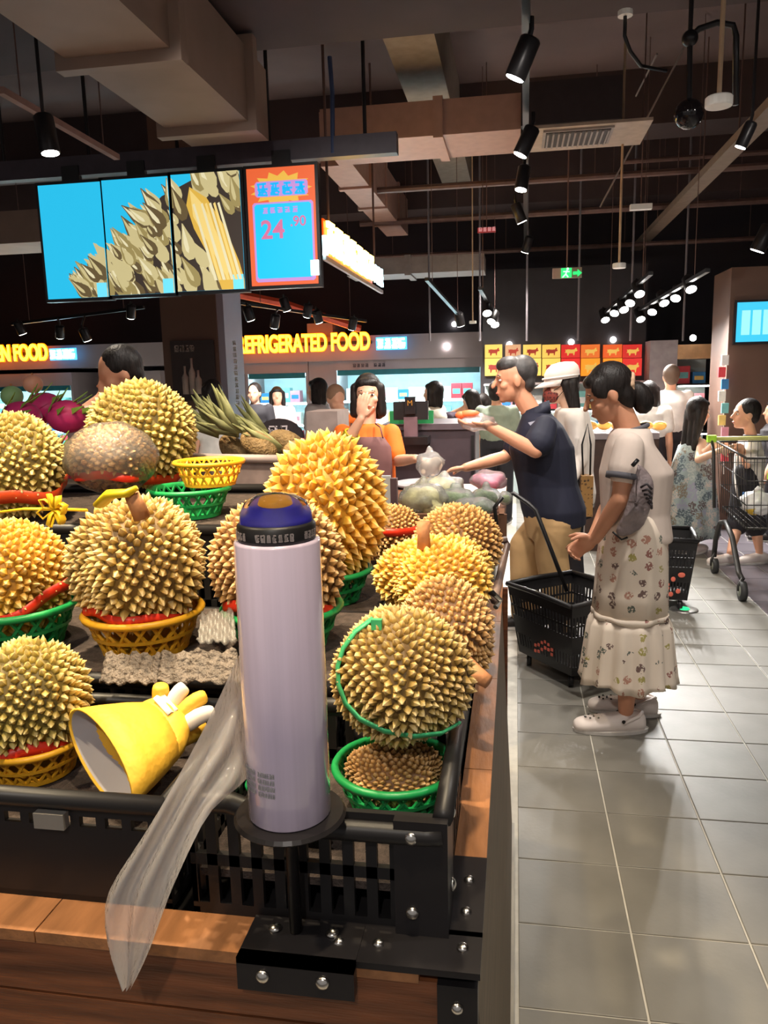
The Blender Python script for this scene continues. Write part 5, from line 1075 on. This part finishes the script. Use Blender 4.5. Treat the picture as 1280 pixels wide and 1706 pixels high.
# printed cloth
def print_cloth(name, ground, cols, scale, size, rough=.8):
    mt, nt, b = nodes_of(name); N = nt.nodes.new; L = nt.links.new; tc = N('ShaderNodeTexCoord'); last = None
    nz = N('ShaderNodeTexNoise'); nz.inputs['Scale'].default_value = scale*3; L(tc.outputs['Object'], nz.inputs['Vector']); va = N('ShaderNodeVectorMath'); va.operation = 'SCALE'; va.inputs['Scale'].default_value = size*.55/scale*2; L(nz.outputs['Color'], va.inputs[0]); ad = N('ShaderNodeVectorMath'); L(tc.outputs['Object'], ad.inputs[0]); L(va.outputs[0], ad.inputs[1])
    vo = N('ShaderNodeTexVoronoi'); vo.inputs['Scale'].default_value = scale; vo.inputs['Randomness'].default_value = .55; L(ad.outputs[0], vo.inputs['Vector'])
    rp = N('ShaderNodeValToRGB'); rp.color_ramp.interpolation = 'CONSTANT'; e = rp.color_ramp.elements; e[0].color = (*cols[0], 1); e[1].color = (*cols[-1], 1); e[1].position = (len(cols)-1)/len(cols)
    for i, c in enumerate(cols[1:-1]): x = e.new((i+1)/len(cols)); x.color = (*c, 1)
    sx = N('ShaderNodeSeparateColor'); L(vo.outputs['Color'], sx.inputs[0]); L(sx.outputs[0], rp.inputs[0])
    lt = N('ShaderNodeMath'); lt.operation = 'LESS_THAN'; lt.inputs[1].default_value = size; L(vo.outputs['Distance'], lt.inputs[0])
    n2 = N('ShaderNodeTexNoise'); n2.inputs['Scale'].default_value = scale*6; L(tc.outputs['Object'], n2.inputs['Vector']); gt = N('ShaderNodeMath'); gt.operation = 'GREATER_THAN'; gt.inputs[1].default_value = .46; L(n2.outputs['Fac'], gt.inputs[0]); mu = N('ShaderNodeMath'); mu.operation = 'MULTIPLY'; L(lt.outputs[0], mu.inputs[0]); L(gt.outputs[0], mu.inputs[1])
    mx = N('ShaderNodeMix'); mx.data_type = 'RGBA'; mx.inputs[6].default_value = (*ground, 1); L(rp.outputs[0], mx.inputs[7]); L(mu.outputs[0], mx.inputs[0]); L(mx.outputs[2], b.inputs['Base Color']); b.inputs['Roughness'].default_value = rough
    return mt
def skirt(t, rings, mat, nm='skirt', pleats=11, amp=.03, seed=0, n=88):
    vs_ = []
    for i, (c, rx, ry, f) in enumerate(rings):
        vs_.append([V((c.x + rx*(1+f*amp*math.sin(pleats*a+seed+i*.15)+f*amp*.5*math.sin(pleats*1.7*a))*math.cos(a), c.y + ry*(1+f*amp*math.sin(pleats*a+seed+i*.15))*math.sin(a), c.z + (f*.006*math.sin(5*a) if i == len(rings)-1 else 0))) for a in [2*PI*j/n for j in range(n+1)]])
    return MB().sheet(vs_).build(nm, mat, t, True, solid=.003)

# --- the woman in the floral skirt, looking at the vegetables
YW = 3.25
J = auto((.43, YW), -PI/2, 1.6, .02)
J.update(head=P(1014, 655, YW), hF=V((-1, -.02, -.42)), hU=V((-.42, 0, 1)), hs=.96, neck=P(1052, 716, YW), chest=P(1060, 785, YW), waist=P(1058, 852, YW), hip=P(1058, 905, YW), bulk=.95, depth=1.2, slim=-.035)
J['Sl'] = P(1048, 745, YW-.15); J['Sr'] = P(1050, 742, YW+.15); J['El'] = P(1033, 832, YW-.19); J['Wl'] = P(992, 898, YW-.1); J['Er'] = P(1020, 830, YW+.19); J['Wr'] = P(988, 896, YW+.02)
for s_ in 'lr': J['Hd'+s_] = V((-.8, .35 if s_ == 'l' else -.25, -.55)); J['Hn'+s_] = V((-.3, .9 if s_ == 'l' else -.9, .1)); J['curl'+s_] = 1.15
fa, fb = PZ(1030, 1205, .03), PZ(1046, 1182, .03); J['Al'] = V((fa.x+.03, fa.y, .09)); J['Ar'] = V((fb.x+.05, fb.y+.03, .09)); J['Kl'] = V((.47, YW-.08, .46)); J['Kr'] = V((.47, YW+.08, .46)); J['Tl'] = J['hip'] + V((0, -.07, -.05)); J['Tr'] = J['hip'] + V((0, .07, -.05)); J['toel'] = V((-1, -.12, 0)); J['toer'] = V((-1, .1, 0))
t = person('woman in a white ringer shirt and cream floral skirt holding a folded grey jacket', J, m_skt, vox=.0065, sm=3)
eyes(t, J); h_ = hair(t, J, 'pony')
c = J['head']; bun = P(1062, 648, YW); MB().tube([P(1050, 640, YW), P(1066, 652, YW), P(1076, 675, YW), P(1066, 690, YW)], [.03, .045, .05, .022], 12).build('ponytail', m_hair, h_, True, sub=1)
q = MB()
for k in range(12): a = 2*PI*k/12; q.ball(P(1052, 640, YW) + V((.012*math.cos(a)*.4, .034*math.cos(a), .034*math.sin(a))), .016, nu=8, nv=6)
q.build('scrunchie', M('beige_scrunchie', srgb(206,170,140), .8, var=.2), h_, True, rem=.005)
m_tee = M('ringer_tee', srgb(226,208,196), .8, var=.04, bump=.12, bscale=18); m_trim = M('grey_trim', srgb(96,94,100), .8)
sh = shirt(t, J, m_tee, .42, .012, hem=P(1064, 900, YW), vox=.008, loose=.022)
for s_ in 'l':
    a = lerp(J['Sl'], J['El'], .53); d = (J['El']-J['Sl']).normalized(); MB().cyl(a - d*.004, a + d*.018, .068, n=24).build('sleeve_trim', m_trim, sh, True)
nk = J['neck']; rr = []
for k in range(21): a = 2*PI*k/20; rr.append(nk + V((.061*math.cos(a)+.002, .06*math.sin(a), .004 + .016*math.cos(a))))
MB().tube(rr, .009, 8).build('neck_trim', m_trim, sh, True)
m_flor = print_cloth('floral_skirt', srgb(234,218,200), [srgb(120,96,90), srgb(190,140,120), srgb(176,164,96), srgb(104,110,100), srgb(160,110,100)], 18, .34)
def m_(u, v, w, f, d=1.3):
    w_ = w*mpp(P(u, v, YW)); v = 616+(v-616)*(1-w_*d/YW); return (P(u, v, YW), w_, w_*d, f)
sk = skirt(t, [m_(1056, 862, 47, 0), m_(1056, 900, 54, .1), m_(1054, 950, 57, .4, 1.22), m_(1052, 1000, 58, .8, 1.15), m_(1050, 1038, 60, .8, 1.1)], m_flor, pleats=9, amp=.035)
skirt(t, [m_(1050, 1036, 61, .6, 1.1), m_(1049, 1046, 61.5, .8, 1.1)], m_flor, 'skirt_band', 9, .035)
skirt(t, [m_(1049, 1044, 59, .5, 1.1), m_(1048, 1060, 66, 1.2, 1.05), m_(1047, 1100, 70, 1.4, 1.0), m_(1046, 1150, 75, 1.6, .95), m_(1046, 1160, 76, 1.8, .95)], m_flor, 'skirt_flounce', 14, .04, 2)
# moulded clogs
m_clog = M('white_clog', srgb(232,220,214), .5, var=.03)
for nm in 'lr':
    A, toe = J['A'+nm], J['toe'+nm]; o = shoe(t, A, toe, 1.12, m_clog, 'clog'); toe = V((toe.x, toe.y, 0)).normalized(); sd = toe.cross(ZU)
    for i, (f, g_) in enumerate(((.09, .8), (.12, .8), (.15, .72), (.09, .2), (.12, .15), (.15, .1), (.105, .5), (.135, .45))):
        for sg_ in (-1, 1): MB().ball(V((A.x, A.y, 0)) + toe*f*1.12 + sd*.042*g_*sg_ + ZU*(.074 - f*.07 - .018*(g_ > .6)), (.005, .005, .003), nu=8, nv=5).build('hole', m_eye, o)
    MB().tube([V((A.x, A.y, .055)) + sd*.05 + toe*.02, V((A.x, A.y, .078)) + sd*.034 - toe*.045, V((A.x, A.y, .08)) - toe*.068, V((A.x, A.y, .078)) - sd*.034 - toe*.045, V((A.x, A.y, .055)) - sd*.05 + toe*.02], .008, 8).build('heel_strap', m_clog, o, True)
    for sg_ in (-1, 1): MB().ball(V((A.x, A.y, .06)) + sd*.05*sg_ + toe*.02, .008, nu=10, nv=6).build('rivet', m_eye, o, True)
jk = thing('folded_jacket', 'crumpled grey jacket tucked under the arm of the woman in floral skirt', 'jacket', P(1060, 895, 3.12)); q = MB()
out = ((1062,768),(1080,782),(1090,800),(1092,820),(1088,845),(1078,868),(1072,884),(1034,898),(1020,888),(1032,868),(1042,845),(1050,815),(1056,790))
rows = []
cc = (1060, 840)
for f in (1, .75, .5, .25, .02): rows.append([P(cc[0]+(u-cc[0])*f, cc[1]+(v-cc[1])*f, 3.035 - .035*(1-f**2) + .022*math.sin(u*.4+v*.28+f*5)*f + .008*math.sin(u*1.1-v*.7+f*11)) for u, v in out + out[:1]])
q.sheet(rows); q.build('cloth', M('grey_nylon', srgb(138,124,124), .4, var=.4, scale=16, bump=1, bscale=30), jk, True, solid=.02, sub=1)
MB().tube([P(1054, 776, 3.0), P(1063, 766, 3.01)], .008, 8).build('toggle', m_black, jk, True)
MB().tube([P(1021, 886, 3.05), P(1036, 899, 3.05), P(1046, 895, 3.05)], .004, 6).build('drawcord', m_black, jk, True)
for k in range(5): MB().tube([P(1068+3*k, 812+6*k, 2.985), P(1078+2*k, 806+9*k, 2.97), P(1086, 815+8*k, 2.985)], .005, 6).build('fold_strap', M('strap_grey', srgb(64,58,62), .5), jk, True)
MB().ball(P(1097, 833, 3.2), (.022, .015, .026)).build('lilac_tab', M('lilac', srgb(126,120,170), .6), jk, True)

# --- the man in the navy polo shirt
YM = 4.4
J = auto((.12, YM), -PI/2, 1.72, .1)
J.update(head=P(857, 632, YM), hF=V((-1, -.12, -.08)), hU=V((-.06, 0, 1)), hs=1.08, neck=P(893, 690, YM), chest=P(902, 745, YM), waist=P(912, 805, YM), hip=P(922, 858, YM), bulk=1.18, depth=1.1)
J['Sl'] = P(908, 712, YM-.2); J['Sr'] = P(896, 715, YM+.18); J['El'] = P(886, 744, YM-.36); J['Wl'] = P(812, 708, YM-.32); J['Er'] = P(840, 762, YM+.12); J['Wr'] = P(776, 779, YM-.1)
J['El'] = P(893, 752, YM-.3)
J['Hdl'] = V((-1, 0, .02)); J['Hnl'] = V((0, -.15, -1)); J['curll'] = .35; J['flipl'] = -1
J['Hdr'] = V((-1, -.1, -.15)); J['Hnr'] = V((.1, .2, 1)); J['curlr'] = .9
J['Tl'] = J['hip'] + V((0, -.1, -.05)); J['Tr'] = J['hip'] + V((-.02, .1, -.05)); J['Al'] = V((.27, YM-.08, .09)); J['Ar'] = V((.06, YM+.12, .09)); J['Kl'] = V((.2, YM-.1, .5)); J['Kr'] = V((.06, YM+.1, .5))
t = person('man in a navy polo shirt and khaki trousers reaching across the vegetable table', J, m_skt, vox=.007, sm=3); eyes(t, J)
F = J['hF'].normalized(); U = J['hU'].normalized(); R = F.cross(U); c = J['head']; s = J['hs']; q = MB()
q.ball(c + U*.04*s - F*.045*s, (.08*s, .078*s, .08*s), R, F, 18, 12); q.ball(c - F*.07*s - U*.02*s, (.068*s, .035*s, .055*s), R, F); q.ball(c + F*.02*s + U*.075*s, (.07*s, .07*s, .045*s), R, F)
q.build('hair', m_hairg, t, True, rem=.007, sm=2)
m_navy = M('navy_cotton', srgb(24,26,44), .75, var=.15, scale=4, bump=.12, bscale=14); pl = shirt(t, J, m_navy, .62, .016, hem=P(926, 872, YM), nm='polo_shirt', vox=.009, loose=.03)
nk = J['neck']; rows = []
for k in range(17): a = PI*.12 + (2*PI-PI*.24)*k/16; d = V((-math.cos(a), math.sin(a), 0)); rows.append([nk + d*.085 + ZU*(-.012+.02*-math.cos(a)), nk + d*.072 + ZU*(.045+.03*-math.cos(a)), nk + d*.066 + ZU*(.03+.03*-math.cos(a))])
MB().sheet(rows).build('collar', m_navy, pl, True, solid=.004)
MB().poly([P(880, 704, YM-.265), P(892, 701, YM-.265), P(884, 709, YM-.265)], (0, -.003, 0)).build('chest_mark', M('pale_mark', srgb(160,160,175), .6), pl)
m_kh = M('khaki_cotton', srgb(176,142,98), .8, var=.1, scale=5, bump=.2, bscale=12); trousers(t, J, m_kh, 1.0, .03)
for nm in 'lr': shoe(t, J['A'+nm], V((-1, -.05, 0)), 1.1, M('dark_shoe', srgb(40,34,32), .5))
gb = thing('thin_plastic_bag', 'clear plastic bag over the outstretched palm of the man in navy', 'bag', P(795, 715, 3.85)); q = MB(); c = P(797, 704, YM-.31); q.ball(c, (.10, .055, .045), nu=24, nv=14)
for i, vv in enumerate(q.v): q.v[i] = c + (vv-c)*(1+.12*math.sin(vv.x*80)*math.cos(vv.z*110))
q.build('film', f_clear, gb, True)
MB().ball(c + V((-.045,0,.045)), (.055, .03, .022), nu=14, nv=8).ball(c + V((-.09,0,.04)), (.03, .025, .02)).build('carrot_piece', M('carrot_orange', srgb(236,110,60), .5, var=.2), gb, True)

# --- the shop assistant in orange
YC = 4.6
J = auto((P(612, 700, YC).x, YC), PI*.93, 1.6, 0)
J.update(head=P(613, 657, YC), hF=V((.12, -1, -.05)), hU=V((0,0,1)), hs=1.0, neck=P(612, 708, YC), chest=P(612, 745, YC), waist=P(618, 800, YC), hip=P(622, 855, YC))
# facing the camera: her right arm is towards the durians
J['Sr'] = P(571, 722, YC+.02); J['Sl'] = P(652, 722, YC); J['Er'] = P(562, 765, YC-.13); J['Wr'] = P(598, 700, YC-.24); J['El'] = P(662, 768, YC-.06); J['Wl'] = P(694, 764, YC-.42)
J['Er'] = P(577, 740, YC-.2); J['Wr'] = P(602, 697, YC-.25)
J['Hdr'] = V((.12, .0, 1)); J['Hnr'] = V((-.3, -1, 0)); J['curlr'] = .3; J['Hdl'] = V((.7, -.5, -.1)); J['Hnl'] = V((0, 0, 1)); J['curll'] = .9
t = person('shop assistant in an orange shirt and brown apron with a hand before her face', J, m_sk, vox=.007, sm=3); eyes(t, J); hair(t, J, 'bob')
shirt(t, J, M('orange_cotton', srgb(240,112,30), .75, var=.08), .75, .012, nm='orange_shirt', vox=.009)
q = MB(); rows = []
for f, (v, wl, wr) in enumerate(((728, 590, 640), (745, 584, 652), (775, 588, 654), (800, 594, 654), (850, 590, 656), (900, 588, 660), (960, 586, 664))):
    rows.append([P(wl+(wr-wl)*k/10, v, YC-.165 - .035*math.sin(PI*k/10) + (.02 if f == 0 else 0)) for k in range(11)])
ap = MB().sheet(rows).build('apron', M('brown_apron', srgb(112,74,72), .8, var=.08, bump=.2, bscale=10), t, True, solid=.004)
for u0, u1 in ((592, 578), (638, 630)): MB().tube([P(u0, 730, YC-.18), P((u0+u1)/2, 712, YC-.165), P(u1+(8 if u0 < 600 else -4), 706, YC-.08)], .008, 6, flat=.5).build('apron_strap', MATS['brown_apron'], t, True)
q = MB()
wc = lerp(J['Er'], J['Wr'], .3); wd = (J['Wr']-J['Er']).normalized()
for k in range(4): rr = []; x_ = wd.orthogonal().normalized(); y_ = wd.cross(x_); cc_ = wc + wd*(.012*k-.018); q.tube([cc_ + (x_*math.cos(2*PI*j/16)+y_*math.sin(2*PI*j/16))*.044 for j in range(17)], .0075, 6)
q.build('bracelet', M('olive_bracelet', srgb(170,150,30), .35, var=.4, scale=60), t, True)
trousers(t, J, M('dark_trousers', srgb(40,38,44), .8), 1.0)
for nm in 'lr': shoe(t, J['A'+nm], J['F'], 1.0, MATS['dark_shoe'])

# --- the woman with a white cap and mask
YD = 4.95
J = auto((P(955, 800, YD).x, YD), -PI/2, 1.62, .03)
J.update(head=P(936, 640, YD), hF=V((-1, -.1, -.12)), hU=V((-.1, 0, 1)), hs=1.0, neck=P(953, 682, YD), chest=P(955, 730, YD), waist=P(955, 785, YD), hip=P(957, 830, YD))
J['Sl'] = P(958, 700, YD-.15); J['El'] = P(966, 765, YD-.18); J['Wl'] = P(950, 800, YD-.28)
t = person('woman in a white cap and checked mask standing behind the man in navy', J, m_sk2, vox=.009); eyes(t, J, mouth=False); h_ = hair(t, J, 'long')
c, s = J['head'], J['hs']; F = J['hF'].normalized(); U = (J['hU']-F*J['hU'].dot(F)).normalized(); R = F.cross(U); m_cap = M('white_cap', srgb(236,222,214), .8, var=.05)
cp = MB().loft([(c + U*.03*s - F*.005, R*.094*s, F*.108*s), (c + U*.07*s - F*.008, R*.095*s, F*.108*s), (c + U*.1*s - F*.015, R*.085*s, F*.095*s), (c + U*.125*s - F*.02, R*.06*s, F*.068*s), (c + U*.133*s - F*.02, R*.02*s, F*.02*s)], 28).build('cap', m_cap, t, True)
rows = [[c + U*(.03-.035*g_)*s + F*(.09*math.cos(a)+.075*g_*math.cos(a*.9))*s + R*(.094*math.sin(a)*(1-.12*g_))*s for a in [PI*(k/12-.5)*.95 for k in range(13)]] for g_ in (0, .5, 1.0)]
MB().sheet(rows).build('brim', m_cap, cp, True, solid=.006); MB().tube([c + U*.045*s + (R*.096*math.cos(2*PI*k/24) + F*.11*math.sin(2*PI*k/24))*s for k in range(25)], .006, 6).build('cap_band', m_cap, cp, True)
mk = print_cloth('checked_mask', srgb(150,70,60), [srgb(40,30,36), srgb(60,40,44)], 55, .4)
MB().ball(c + F*.058*s - U*.055*s, (.058*s, .062*s, .052*s), R, F, 18, 12).build('face_mask', mk, t, True)
MB().tube([c + F*.06*s - U*.03*s - R*.06*s, c - R*.08*s - U*.0 - F*.005], .002, 5).tube([c + F*.05*s - U*.085*s - R*.055*s, c - R*.08*s - U*.03*s - F*.005], .002, 5).build('mask_loop', m_eye, t)
shirt(t, J, M('white_cotton', srgb(226,216,208), .8, var=.04, bump=.1, bscale=12), 1.9, .014, nm='white_shirt', vox=.011); trousers(t, J, MATS['dark_trousers'], 1.0)
for nm in 'lr': shoe(t, J['A'+nm], J['F'], 1.0, m_clog)
hbg = thing('leopard_bag', 'leopard print bag hanging behind the man in navy', 'handbag', P(978, 860, 4.7)); q = MB(); c = P(977, 825, 4.68); q.box(c, (.07, .1, .24)); q.build('bag_body', print_cloth('leopard', srgb(150,110,60), [srgb(30,20,16), srgb(50,32,20)], 50, .42), hbg); MB().tube([c + V((-.02,0,.12)), c + V((-.03,0,.3)), c + V((0,0,.42)), c + V((.02,0,.3)), c + V((.02,0,.12))], .006, 6).build('strap', m_black, hbg, True)

# --- girl, boy, and other shoppers
YG = 6.62
J = auto((P(1150, 800, YG).x, YG), .75, 1.42, 0)
J.update(head=P(1164, 686, YG), hF=V((.75, .6, -.1)), hU=V((0,0,1)), hs=.98, neck=P(1157, 727, YG), chest=P(1152, 762, YG), waist=P(1150, 800, YG), hip=P(1150, 840, YG))
J['Sr'] = P(1170, 738, YG-.06); J['Sl'] = P(1142, 738, YG+.1); J['Er'] = P(1164, 766, YG-.28); J['Wr'] = P(1200, 750, YG-.5); J['El'] = P(1170, 760, YG-.12); J['Wl'] = P(1188, 740, YG-.35); J['Hdr'] = V((1, 0, .1)); J['Hdl'] = V((1, -.2, -.1)); J['curlr'] = J['curll'] = 1.0
t = person('girl with long hair in a pale blue floral dress gripping the cart handle', J, m_sk2, vox=.009); eyes(t, J); h_ = hair(t, J, 'long')
c = J['head']; MB().tube([c + V((-.03+.0, -.09, .02)), c + V((0, -.05, .09)), c + V((.01, .02, .122)), c + V((.0, .07, .09))], .012, 6, flat=.5).build('hair_band', M('pale_band', srgb(196,196,186), .6), h_, True)
q = MB(); cb = P(1112, 735, YG); 
m_dress = print_cloth('blue_floral', srgb(150,164,164), [srgb(86,100,108), srgb(176,186,182), srgb(132,120,104), srgb(150,150,170), srgb(96,84,84), srgb(190,180,170)], 14, .62)
g_ = lambda u, v, w, f: (P(u, v, YG), w*mpp(P(u, v, YG)), w*.85*mpp(P(u, v, YG)), f)
skirt(t, [g_(1157, 733, 13, 0), g_(1156, 742, 24, 0), g_(1153, 770, 31, .3), g_(1150, 810, 40, .8), g_(1148, 850, 45, 1), g_(1147, 893, 48, 1.2)], m_dress, 'dress', 8, .06)
for nm in 'lr': shoe(t, J['A'+nm], J['F'], .85, m_clog)
YO = 6.45
J = auto((P(1240, 800, YO).x, YO), -PI/2*.9, 1.36, 0)
J.update(head=P(1243, 690, YO), hF=V((-1, -.1, .02)), hs=.98, neck=P(1254, 728, YO), chest=P(1250, 762, YO), waist=P(1248, 800, YO), hip=P(1248, 835, YO)); J['Sl'] = P(1256, 740, YO-.13); J['Sr'] = P(1240, 740, YO+.13); J['El'] = P(1245, 775, YO-.2); J['Wl'] = P(1236, 744, YO-.16); J['Hdl'] = V((-.6, -.8, .0)); J['Er'] = P(1236, 785, YO+.17); J['Wr'] = P(1230, 818, YO+.13); J['Hdr'] = V((-.1, 0, -1))
J['Al'] = PZ(1262, 925, .09); J['Ar'] = PZ(1210, 930, .09); J['Al'] += V((.05, .12, 0)); J['Ar'] += V((.08, .2, 0)); J['Al'].z = J['Ar'].z = .09; J['Kl'] = lerp(J['hip'], J['Al'], .5) + V((0,-.05,0)); J['Kr'] = lerp(J['hip'], J['Ar'], .5) + V((0,.05,0))
t = person('boy in a white tee and dark shorts beside the shopping cart', J, m_sk, vox=.009); eyes(t, J); hair(t, J, 'short'); shirt(t, J, M('white_tee', srgb(222,212,202), .8), .7, .014, vox=.01); trousers(t, J, MATS['dark_trousers'], .5, .03, 'shorts')
MB().tube([J['neck'] + V((.06*math.cos(2*PI*k/16), .06*math.sin(2*PI*k/16), .012)) for k in range(17)], .008, 6).build('neck_trim', m_trim, t, True)
for nm in 'lr': o = shoe(t, J['A'+nm], V((-1, -.3, 0)), .95, m_clog, 'trainer')
def shopper(label, u, vhead, y, H, yaw, top, legc=None, hk='short', lean=0, hairm=None, sleeve=.6, toward=None, skin=None, arms=None, hcol=None):
    p = P(u, vhead, y); J = auto((p.x, y), yaw, H, lean); dz = p.z - J['head'].z
    J['head'] = V((p.x, p.y, p.z)); J['neck'] = J['neck'] + V((0, 0, dz*.9)); J['chest'] = J['chest'] + V((0,0,dz*.6)); 
    for s_ in 'lr':
        for q_ in 'SEW': J[q_+s_] = J[q_+s_] + V((0,0,dz*.9))
    if lean: J['hF'] = (J['F'] - ZU*.7*min(1, lean*3)).normalized(); J['hU'] = (ZU + J['F']*.7*min(1, lean*3)).normalized()
    if arms:
        for s_ in 'lr': J['E'+s_] = J['S'+s_] + J['F']*.12 - ZU*.22; J['W'+s_] = J['E'+s_] + J['F']*.22 + ZU*.02; J['Hd'+s_] = J['F'].copy()
    t = person(label, J, skin or m_sk, vox=.014, sm=2, hands=False); hair(t, J, hk, hairm, .012); shirt(t, J, top, sleeve, .014, vox=.016); trousers(t, J, legc or MATS['dark_trousers'], 1.0, vox=.016)
    for nm in 'lr': shoe(t, J['A'+nm], J['toe'+nm], 1.0, MATS['dark_shoe'])
    return t, J
c_w = M('shopper_white', srgb(232,228,222), .8); c_g = M('shopper_grey', srgb(176,170,168), .8); c_s = M('shopper_sage', srgb(136,146,128), .8); c_o = MATS['orange_cotton']; c_p = M('shopper_pink', srgb(206,178,176), .8); c_b = M('shopper_black', srgb(44,40,44), .8)
shopper('man in a white tee seen from behind near the bright packet shelves', 1118, 628, 8.2, 1.68, 0, c_w, hairm=M('brown_hair', srgb(96,76,62), .6))
shopper('shopper in white half hidden behind the ponytailed woman', 1082, 655, 7.9, 1.6, .3, c_w, hk='bob')
shopper('staff member in orange with a tan cap bending over the counter', 560, 665, 6.4, 1.55, PI*.8, c_o, lean=.22, arms=True, hairm=M('cap_tan', srgb(150,116,92), .7))
shopper('woman with tied hair in grey behind the orange staff member', 528, 650, 7.4, 1.56, -1.4, c_g, hk='bob')
shopper('woman in a pale cardigan looking into the long case', 722, 655, 7.6, 1.56, -1.2, M('cardigan', srgb(206,196,180), .8), hk='bob', arms=True, sleeve=1.8)
shopper('shopper in a sage green shirt beside the first bull poster', 828, 655, 7.8, 1.62, .2, c_s)
shopper('man in a dark apron by the grey pillar', 424, 655, 8.6, 1.6, PI, c_b)
shopper('woman in a pink top beside the man in the dark apron', 462, 660, 9.3, 1.55, PI*.9, c_p, hk='bob')
shopper('woman in white with a pale headband beside the brown pillar', 352, 655, 6.3, 1.52, -1.1, c_w, hk='bob')
shopper('dark clothed shopper bending by the long case', 785, 668, 8.2, 1.5, -1.2, M('plum_cloth', srgb(84,68,84), .8), lean=.2, hk='bob', arms=True)
shopper('shopper with pale bags in front of the long case', 806, 672, 9.0, 1.5, .4, c_g, hk='bob')
shopper('person with black hair bowing behind the biggest durian', 200, 622, 3.2, 1.58, -2.2, c_p, lean=.15, skin=m_skt)
shopper('dark haired person at the brown wall beyond the cart', 1294, 685, 7.15, 1.5, -1.4, c_b, hk='bob')

# ---------------------------------------------------------------- bake the modifiers and lettering into plain meshes
dg = bpy.context.evaluated_depsgraph_get(); todo = [o for o in bpy.context.scene.objects if (o.type == 'MESH' and o.modifiers) or o.type == 'FONT']
new = []
for o in todo:
    ev = o.evaluated_get(dg); me = bpy.data.meshes.new_from_object(ev); new.append((o, me))
for o, me in new:
    if o.type == 'FONT':
        n = bpy.data.objects.new(o.name, me); nm = o.name; C.objects.link(n); n.parent = o.parent; n.matrix_local = o.matrix_local.copy(); bpy.data.objects.remove(o); n.name = nm
    else:
        o.modifiers.clear(); o.data = me
